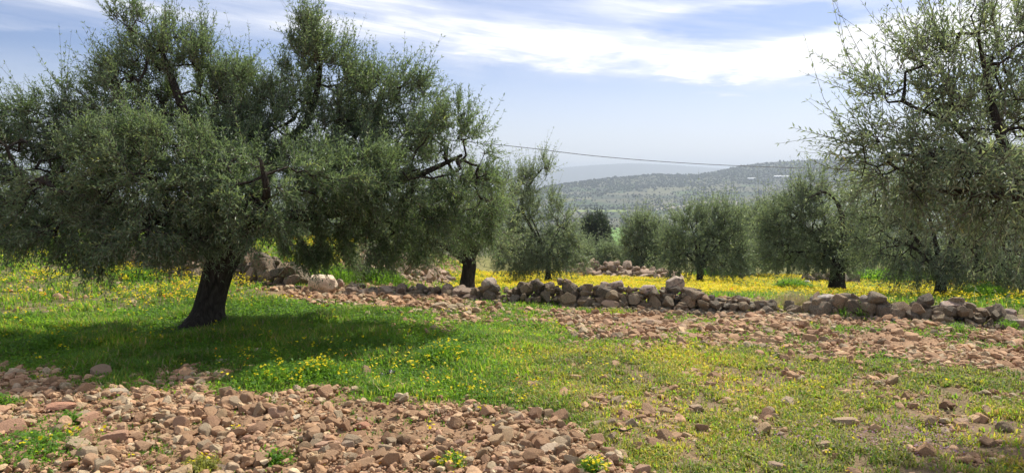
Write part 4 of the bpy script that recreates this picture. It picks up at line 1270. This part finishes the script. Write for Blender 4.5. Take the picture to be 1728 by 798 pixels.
# single plants
def weed(u, v, rad_, h, n, label, seed, flower=0, matl=None, name='weed_clump', cat='plant', wd=.008, group=None):
    r = np.random.default_rng(seed); p = gnd(u, v)
    root = empty(name, p); tag(root, label, cat, group)
    X = p[0] + r.normal(0, rad_ * .45, n); Y = p[1] + r.normal(0, rad_ * .45, n)
    yaw = np.arctan2(Y - p[1], X - p[0]) + r.normal(0, .7, n)
    fall = np.exp(-((X - p[0]) ** 2 + (Y - p[1]) ** 2) / (rad_ ** 2))
    L = h * (.45 + .6 * fall) * r.uniform(.6, 1.15, n)
    V, q, t, a = blades(X, Y, H(X, Y), L, np.full(n, wd) * r.uniform(.6, 1.3, n), r.uniform(.1, .9, n), yaw, np.clip(r.normal(.42, .15, n), 0, 1))
    k = n * 2
    i = r.integers(0, n, k)
    P = np.stack([X[i], Y[i], H(X[i], Y[i]) + L[i] * r.uniform(.2, .95, k)], 1) + r.normal(0, .012, (k, 3))
    LV, LF, LR = leaflets(P, np.full(k, wd * 3.4) * r.uniform(.6, 1.3, k), np.clip(r.normal(.45, .18, k), 0, 1), r, .6)
    V = np.concatenate([V, LV]) - p
    me = npmesh('foliage', V, [q, t, LF + len(q) * 5], [matl or m_grass], attrs={'rnd': np.r_[a, LR]})
    link('foliage', me, parent=root)
    if flower:
        i = r.integers(0, n, flower)
        P = np.stack([X[i], Y[i], H(X[i], Y[i]) + L[i] * 1.02], 1)
        P = np.repeat(P, 4, 0) + r.normal(0, .008, (flower * 4, 3))
        FV, FF, FR = leaflets(P, np.full(len(P), .022) * r.uniform(.6, 1.3, len(P)), np.full(len(P), .45), r, .4, .9)
        tag(link('flower_heads', npmesh('flower_heads', FV - p, [FF], [m_petal], attrs={'rnd': FR}), parent=root), kind='stuff')
    return root


weed(752, 612, .30, .17, 1500, 'bright green weed clump with a dark heart near the middle of the field', 81, 26)
weed(462, 640, .30, .13, 1200, 'lush grass clump at the edge of the stones below the big tree', 82, 18)
weed(535, 634, .22, .13, 700, 'yellow-flowered clump above the stones right of the lush grass clump', 83, 40)
weed(1338, 492, .45, .30, 1500, 'dark green leafy bush beyond the wall left of the lone trunk', 84, 0, wd=.014, name='bush')
weed(1480, 478, .9, .45, 1500, 'low green thicket far behind the lone trunk', 85, 0, wd=.03, name='bush')
weed(1545, 478, .8, .4, 1100, 'low green thicket under the drooping olive tree', 86, 0, wd=.03, name='bush')
weed(1205, 470, .8, .38, 1100, 'green thicket beneath the dome-shaped olive tree', 87, 0, wd=.026, name='bush')
weed(1660, 508, .35, .24, 900, 'dark weedy bush behind the right end of the wall', 88, 6, wd=.014, name='bush')
weed(1448, 533, .16, .17, 260, 'bright grass tuft growing from the foot of the right-hand wall', 89, 0, name='grass_tuft', wd=.006)
weed(1425, 535, .12, .12, 160, 'smaller grass tuft beside the bright one at the wall foot', 90, 0, name='grass_tuft', wd=.006)
weed(1700, 556, .12, .12, 160, 'grass tuft in front of the wall at the right border', 91, 0, name='grass_tuft', wd=.006)
weed(1620, 560, .14, .1, 160, 'thin grass tuft in the rubble left of the right border', 92, 0, name='grass_tuft', wd=.006)
weed(340, 797, .12, .08, 240, 'flowering weed at the bottom edge beside a pale stone', 93, 6, matl=m_herb)
weed(762, 792, .08, .08, 130, 'small yellow-flowered weed at the bottom edge in the centre', 94, 12)
weed(1000, 797, .07, .08, 140, 'yellow-flowered weed at the bottom edge where the stones end', 95, 12)
weed(467, 777, .11, .05, 170, 'small green weed tuft among the stones left of centre', 96, 0)
weed(8, 690, .12, .09, 200, 'grass tuft at the left border on the stony ground', 97, 0)
weed(118, 714, .08, .06, 160, 'little green tuft between the red stones on the left', 98, 0)
weed(60, 762, .35, .07, 900, 'low weedy patch in the lower left corner of the stones', 99, 12)
weed(1345, 515, .30, .20, 420, 'dry straw-coloured grass in the gap between the two walls', 100, 0, matl=m_dry, name='dry_grass', wd=.005)
weed(1290, 520, .24, .16, 260, 'dry straw on the right end of the main wall', 101, 0, matl=m_dry, name='dry_grass', wd=.004)
weed(650, 478, .4, .26, 700, 'green scrub behind the low row of stones', 102, 0, name='bush', wd=.012)
weed(575, 474, .35, .26, 500, 'tall grass clump behind the small brown stone', 103, 0, name='grass_tuft', wd=.010)
weed(90, 590, .3, .16, 700, 'flowering weeds in the shade at lower left', 104, 14)
weed(235, 470, .35, .16, 900, 'yellow-green weed clump left of the big tree trunk', 105, 40)

# dark stick and scraps
def stick():
    a, b = gnd(1018, 735), gnd(1068, 733)
    pts = [a + [0, 0, .02], a * .6 + b * .4 + [0, .01, .035], a * .3 + b * .7 + [0, -.01, .028], b + [0, 0, .04]]
    V, Fq, _, _ = loft(pts, [.007, .006, .005, .003], 7, np.random.default_rng(3), .12)
    me = npmesh('stick', V - a, [Fq], [m_bark], smooth=True)
    tag(link('stick', me, loc=a), 'thin dark stick lying flat in the thin grass below a rounded stone', 'stick')


stick()

m_plastic, g, out = mat('black_plastic')
vv_ = g.noise(g.n('ShaderNodeTexCoord').outputs['Object'], 22, 2, .5)
pbsdf(g, out, g.mix(g.rng(vv_.outputs[0], .60, .64), (0.012, 0.012, 0.014, 1), (0.6, 0.6, 0.6, 1)), 0.35, 0.5)


def scrap():
    p = gnd(655, 640)
    r = np.random.default_rng(9); n = 9
    gx, gy = np.meshgrid(np.linspace(-.5, .5, n), np.linspace(-.5, .5, n))
    zz = .35 * np.abs(np.sin(gx * 5 + 1)) * (1 - np.abs(gy)) + .35 * (gx + .5) + r.normal(0, .04, gx.shape)
    V = np.stack([gx * .11, gy * .08, zz * .10 + .02], -1).reshape(-1, 3)
    i = (np.arange(n - 1)[:, None] * n + np.arange(n - 1)[None]).ravel()
    Fq = np.stack([i, i + 1, i + n + 1, i + n], 1)
    m = len(V)
    Vb = V.copy(); Vb[:, 2] -= .004
    me = npmesh('plastic_scrap', np.concatenate([V, Vb]), [Fq, Fq[:, ::-1] + m], [m_plastic], smooth=True)
    tag(link('plastic_scrap', me, loc=p), 'crumpled black scrap with white marks lying in the grass', 'scrap')


scrap()

# ------------------------------------------------------------------ overhead cable
m_cable, g, out = mat('cable')
pbsdf(g, out, (0.05, 0.05, 0.055, 1), 0.6, 0.3)


def cable():
    pts = [px(-700, 105, 30), px(0, 166, 33), px(420, 206, 35), px(835, 244, 37), px(1000, 263, 38), px(1150, 275, 39), px(1300, 282, 40), px(1430, 284, 41), px(1728, 279, 43), px(2500, 250, 48)]
    V, Fq, _, _ = loft(pts, [.015] * len(pts), 8, np.random.default_rng(1), 0)
    o = pts[3]
    me = npmesh('power_cable', V - o, [Fq], [m_cable], smooth=True)
    tag(link('power_cable', me, loc=o), 'thin dark overhead cable sagging across the pale sky above the valley', 'cable')


cable()

# ------------------------------------------------------------------ far slope: trees, houses, greenhouses
m_fartree, g, out = mat('far_tree')
pbsdf(g, out, g.mix(1.0, attr(g, 'tint').outputs['Color'], g.ramp(g.noise(geo_pos(g), .9, 3, .6).outputs[0], [(.3, .6), (.7, 1.4)]), 'MULTIPLY'), 1.0, 0.05)


def far_trees():
    r = np.random.default_rng(88)
    n = 60000
    R = np.sqrt(r.uniform(90 ** 2, 1750 ** 2, n)); T = np.radians(r.uniform(-44, 44, n))
    X = np.sin(T) * R; Y = np.cos(T) * R
    Z = H(X, Y); u, v = uv(X, Y, Z)
    d = .10 + .75 * sstep(-v, -326, -300) + .5 * sstep(fbm(X, Y, 1 / 120., 3), .5, .62)
    d = d + 1.5 * sstep(R, 1380, 1600)
    lf = (np.abs(u - 1040) < 30) & (v > 388) & (v < 415)
    d[lf] = 0
    near = np.clip(R / 500, .25, 1)
    keep = r.random(n) < np.clip(d * .75 * near, 0, 1)
    # grove rows
    gx, gy = np.meshgrid(np.arange(-200, 900, 13.0), np.arange(900, 1300, 16.0))
    gx = gx.ravel() + r.normal(0, 1.2, gx.size); gy = gy.ravel() + r.normal(0, 1.2, gx.size)
    kg = fbm(gx, gy, 1 / 90., 2) > .52
    X = np.r_[X[keep], gx[kg]]; Y = np.r_[Y[keep], gy[kg]]; Z = H(X, Y)
    R = np.hypot(X, Y)
    m = len(X)
    s = r.uniform(.7, 2.1, m) * (1 + .25 * sstep(R, 1200, 1500)) * np.where(r.random(m) > .95, 1.5, 1)
    M = rot_mats(r.uniform(0, 6.28, m), r.normal(0, .4, m), r.normal(0, .4, m))
    M = M * np.array([1, 1, 1.0])
    pro = [rock(1, 700 + i, 9, .95, .2, .5) for i in range(6)]
    base = .8 * np.array([[.055, .066, .042], [.07, .08, .05], [.05, .06, .04], [.085, .09, .055]])
    V, Fc, Tn = merge_rocks(pro, r.integers(0, 6, m), np.stack([X, Y, Z + s * .6], 1), M, s, base[r.integers(0, 4, m)])
    me = npmesh('far_woodland', V, [Fc], [m_fartree], attrs={'tint': Tn})
    tag(link('far_woodland', me), 'scattered far-off trees and groves on the hazy hillside', 'woodland', kind='stuff')
    print('FARTREES', m)


far_trees()


def simple(name, col, rough=.8, spec=.3):
    m, g, out = mat(name)
    n = g.noise(g.n('ShaderNodeTexCoord').outputs['Object'], 1.5, 4, .6)
    pbsdf(g, out, g.mix(1.0, col, g.ramp(n.outputs[0], [(.3, .85), (.7, 1.1)]), 'MULTIPLY'), rough, spec)
    return m


m_hwall = simple('far_house_wall', (.5, .46, .4, 1)); m_hdark = simple('far_window', (.05, .055, .06, 1)); m_sheet = simple('greenhouse_sheet', (.62, .64, .65, 1), .5, .4)
m_grey = simple('far_grey_house_wall', (.25, .24, .23, 1))


def boxmesh(name, x0, x1, y0, y1, z0, z1, m):
    V = np.array([[x, y, z] for z in (z0, z1) for x, y in ((x0, y0), (x1, y0), (x1, y1), (x0, y1))])
    Fq = np.array([[3, 2, 1, 0], [4, 5, 6, 7], [0, 1, 5, 4], [1, 2, 6, 5], [2, 3, 7, 6], [3, 0, 4, 7]])
    return npmesh(name, V, [Fq], [m])


def hill_point(u, v, ymin=700, ymax=1750):
    Ys = np.linspace(ymin, ymax, 1500)
    P = np.array([px(u, v, y) for y in Ys]); d = P[:, 2] - H(P[:, 0], P[:, 1])
    i = int(np.argmax(d < 0)) if (d < 0).any() else int(np.argmin(np.abs(d)))
    q = P[i]; q[2] = float(H(q[0], q[1])); return q


def house(u, v, w, hgt, label, wallm=m_hwall):
    p = hill_point(u, v); k = p[1] / F; W_ = w * k / 2; Hh = hgt * k
    root = empty('house', p); tag(root, label, 'house', 'far houses on the hillside')
    link('wall', boxmesh('wall', -W_, W_, -W_ * .7, W_ * .7, -1.5, Hh, wallm), parent=root)
    link('roof', boxmesh('roof', -W_ * 1.06, W_ * 1.06, -W_ * .76, W_ * .76, Hh, Hh + .35, wallm), parent=root)
    for i in (-.5, 0, .5):
        link('window', boxmesh('window', W_ * i - .5, W_ * i + .5, -W_ * .7 - .06, -W_ * .7 - .005, Hh * .4, Hh * .4 + 1.2, m_hdark), parent=root)


house(1021, 306, 6.5, 5, 'square grey house on the left crest of the far hill', m_grey)
house(1128, 306, 4.5, 3.5, 'small pale house on the far slope under the left part of the crest')
house(1008, 320, 5, 3, 'tiny pale house among trees low on the left of the far hill')
house(1244, 340, 6, 2.5, 'pale farm building at the end of the farm track')
house(1368, 291, 8, 3, 'pale building on the upper slope right of the long greenhouse')
house(1360, 296, 5, 2.5, 'small pale house just below the one on the upper slope')
house(1200, 312, 5, 2.5, 'tiny pale house in the middle of the far slope')
house(978, 338, 8, 2, 'long low pale house at the foot of the far hill')


def greenhouse(u, v, w, label):
    p = hill_point(u, v); k = p[1] / F; L = w * k / 2
    root = empty('greenhouse', p); tag(root, label, 'greenhouse', 'far greenhouses')
    ang = np.linspace(0, math.pi, 9); r_ = 3.2
    V = np.concatenate([np.stack([np.full(9, x), -np.cos(ang) * r_, np.sin(ang) * r_ + .2], 1) for x in (-L, L)])
    i = np.arange(8); Fq = np.stack([i, i + 9, i + 10, i + 1], 1)
    link('cover', npmesh('cover', V, [Fq, np.arange(9)[None], np.arange(9, 18)[None, ::-1]], [m_sheet]), parent=root)
    link('base_frame', boxmesh('base_frame', -L, L, -r_ * .98, r_ * .98, -1, .19, m_grey), parent=root)


greenhouse(1268, 303, 13, 'short white greenhouse on the upper far slope')
greenhouse(1319, 299.5, 26, 'long white greenhouse on the upper far slope')

# ------------------------------------------------------------------ haze
m_haze, g, out = mat('haze')
pv = g.n('ShaderNodeVolumePrincipled')
pv.inputs['Color'].default_value = (0.50, 0.57, 0.67, 1)
pv.inputs['Density'].default_value = 0.00034
pv.inputs['Anisotropy'].default_value = 0.35
g.l(pv.outputs[0], out.inputs['Volume'])
bpy.context.view_layer.update()
lo = min(float(H(np.array([x]), np.array([y]))[0]) for x in np.linspace(-6000, 6000, 41) for y in np.linspace(-9000, 9000, 61))
V = np.array([v.co[:] for v in bpy.data.objects['ground'].data.vertices])
hz = boxmesh('haze', -10200, 10200, -10200, 10200, min(lo, V[:, 2].min()) - 1, max(V[:, 2].max() + 3, 12), m_haze)
tag(link('haze', hz), 'thin blue-grey haze in the air over the valley', 'haze', kind='stuff')
print('ZR', V[:, 2].min(), V[:, 2].max())
